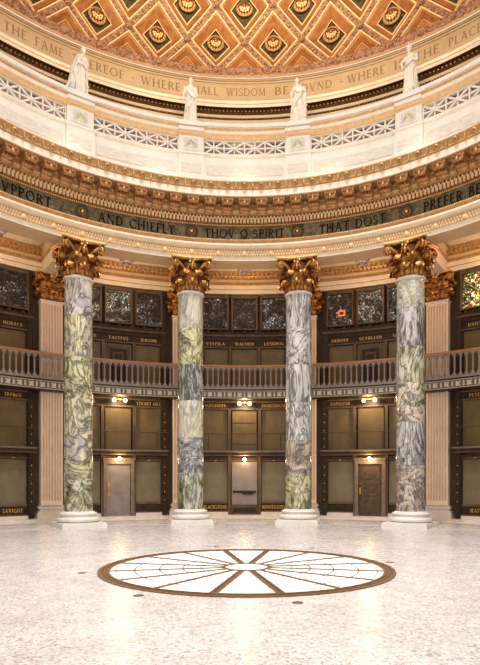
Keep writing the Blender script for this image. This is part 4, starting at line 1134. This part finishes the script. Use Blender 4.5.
for k in range(16):
    a=11.25+22.5*k; thick=k in (0,7,8,15)
    g=G()
    d=Vector((sin(R(a)),cos(R(a)),0)); 
    if thick:
        s=Vector((cos(R(a)),-sin(R(a)),0))
        for o_ in (-.042,.042): g.bar(d*.42+s*o_+Vector((0,0,.012)),d*(RO-.19)+s*o_+Vector((0,0,.012)),.035,.018,'rim')
        g.bar(d*.42+Vector((0,0,.010)),d*(RO-.19)+Vector((0,0,.010)),.05,.008,'rimd')
        g.build('broad_spoke',t)
    else:
        g.bar(d*.42+Vector((0,0,.012)),d*(RO-.19)+Vector((0,0,.012)),.06,.018,'rim'); g.build('thin_spoke',t)
for r in (.80,1.12,1.52,1.94,2.25):
    g=G(); annulus(g,r-.011,r+.011,.0,.0115,'ringl' if r in (.80,2.25) else 'rim'); g.build('glass_joint_ring',t)
for i,(x,y,lb) in enumerate(((82,573,'small brass floor plate left of the round skylight'),(138.5,595.7,'small brass floor plate in front left of the round skylight'),(216.5,546.8,'small brass floor plate behind the round skylight, left one'),(312,548,'small brass floor plate behind the round skylight, right one'),(389.6,562.4,'small brass floor plate behind right of the round skylight'),(297.5,602.8,'small brass floor plate in front right of the round skylight'))):
    dd=F*EYE/(y-HY); X=(x-244.5)*dd/F
    g=G(); g.lathe([(.0,.006),(.045,.006),(.05,.004),(.05,.0)],'rim',18,cap=False); g.lathe([(.07,.0),(.07,.005),(.05,.005)],'rimd',18,cap=False)
    o=g.build('brass_floor_plate'); o.location=(X,dd-D,0); tag(o,lb,'floor plate','brass plates around the skylight')

# ================================================================== CAMERA AND LIGHT
cam=bpy.data.cameras.new('camera'); co=bpy.data.objects.new('camera',cam); COL.objects.link(co)
co.location=(0,-D,EYE); co.rotation_euler=(pi/2,0,0)
cam.sensor_fit='AUTO'; cam.sensor_width=36; cam.lens=F/665*36
cam.shift_x=-4.5/665; cam.shift_y=(HY-332.5)/665; cam.clip_start=.05
SC.camera=co
def area(name,loc,target,size,power,col,size_y=None):
    l=bpy.data.lights.new(name,'AREA'); l.energy=power; l.color=col; l.size=size; l.shape='DISK'
    if size_y: l.shape='RECTANGLE'; l.size_y=size_y
    o=bpy.data.objects.new(name,l); COL.objects.link(o); o.location=loc
    o.rotation_euler=(Vector(target)-Vector(loc)).to_track_quat('-Z','Y').to_euler(); return o
sk=area('skylight_daylight',(0,0,25),(0,0,0),5,LP['sky'],(1,.985,.965)); sk.data.spread=R(86)
for k in range(7):
    th=-54+18*k
    area('added_cornice_light',P(9.4,th,12.05),P(11.3,th,17.5),.5,LP['up'],(1,.72,.42))     # added unseen lights above the cornice, aimed up at the drum
    wu=area('added_walkway_light',P(10.55,th,12.6),P(10.9,th,20),.5,LP['dome'],(1,.80,.54)); wu.data.spread=R(70)  # added unseen light behind the parapet, brightening drum and dome
for b in BAYS:
    l=bpy.data.lights.new('ambulatory_light','POINT'); l.energy=LP['amb']; l.color=(1,.70,.40); l.shadow_soft_size=.25
    o=bpy.data.objects.new('ambulatory_light',l); COL.objects.link(o); o.location=P(11.6,b*22.5,9.6)
for th in (180,152,-152):      # added fill lights, out of view above the camera, brightening the dome opposite
    a=area('added_dome_fill',P(9.2,th,12.4),P(-11.5,th,22.6),.8,LP['flood'],(1,.84,.60)); a.data.spread=R(46)
w=bpy.data.worlds.new('world'); SC.world=w; w.use_nodes=True
bg=w.node_tree.nodes['Background']; bg.inputs[0].default_value=(1,.91,.80,1); bg.inputs[1].default_value=LP['world']
SC.view_settings.view_transform='Standard'; SC.view_settings.look='None'; SC.view_settings.gamma=1
SC.view_settings.exposure=LP['exp']; SC.view_settings.use_curve_mapping=False
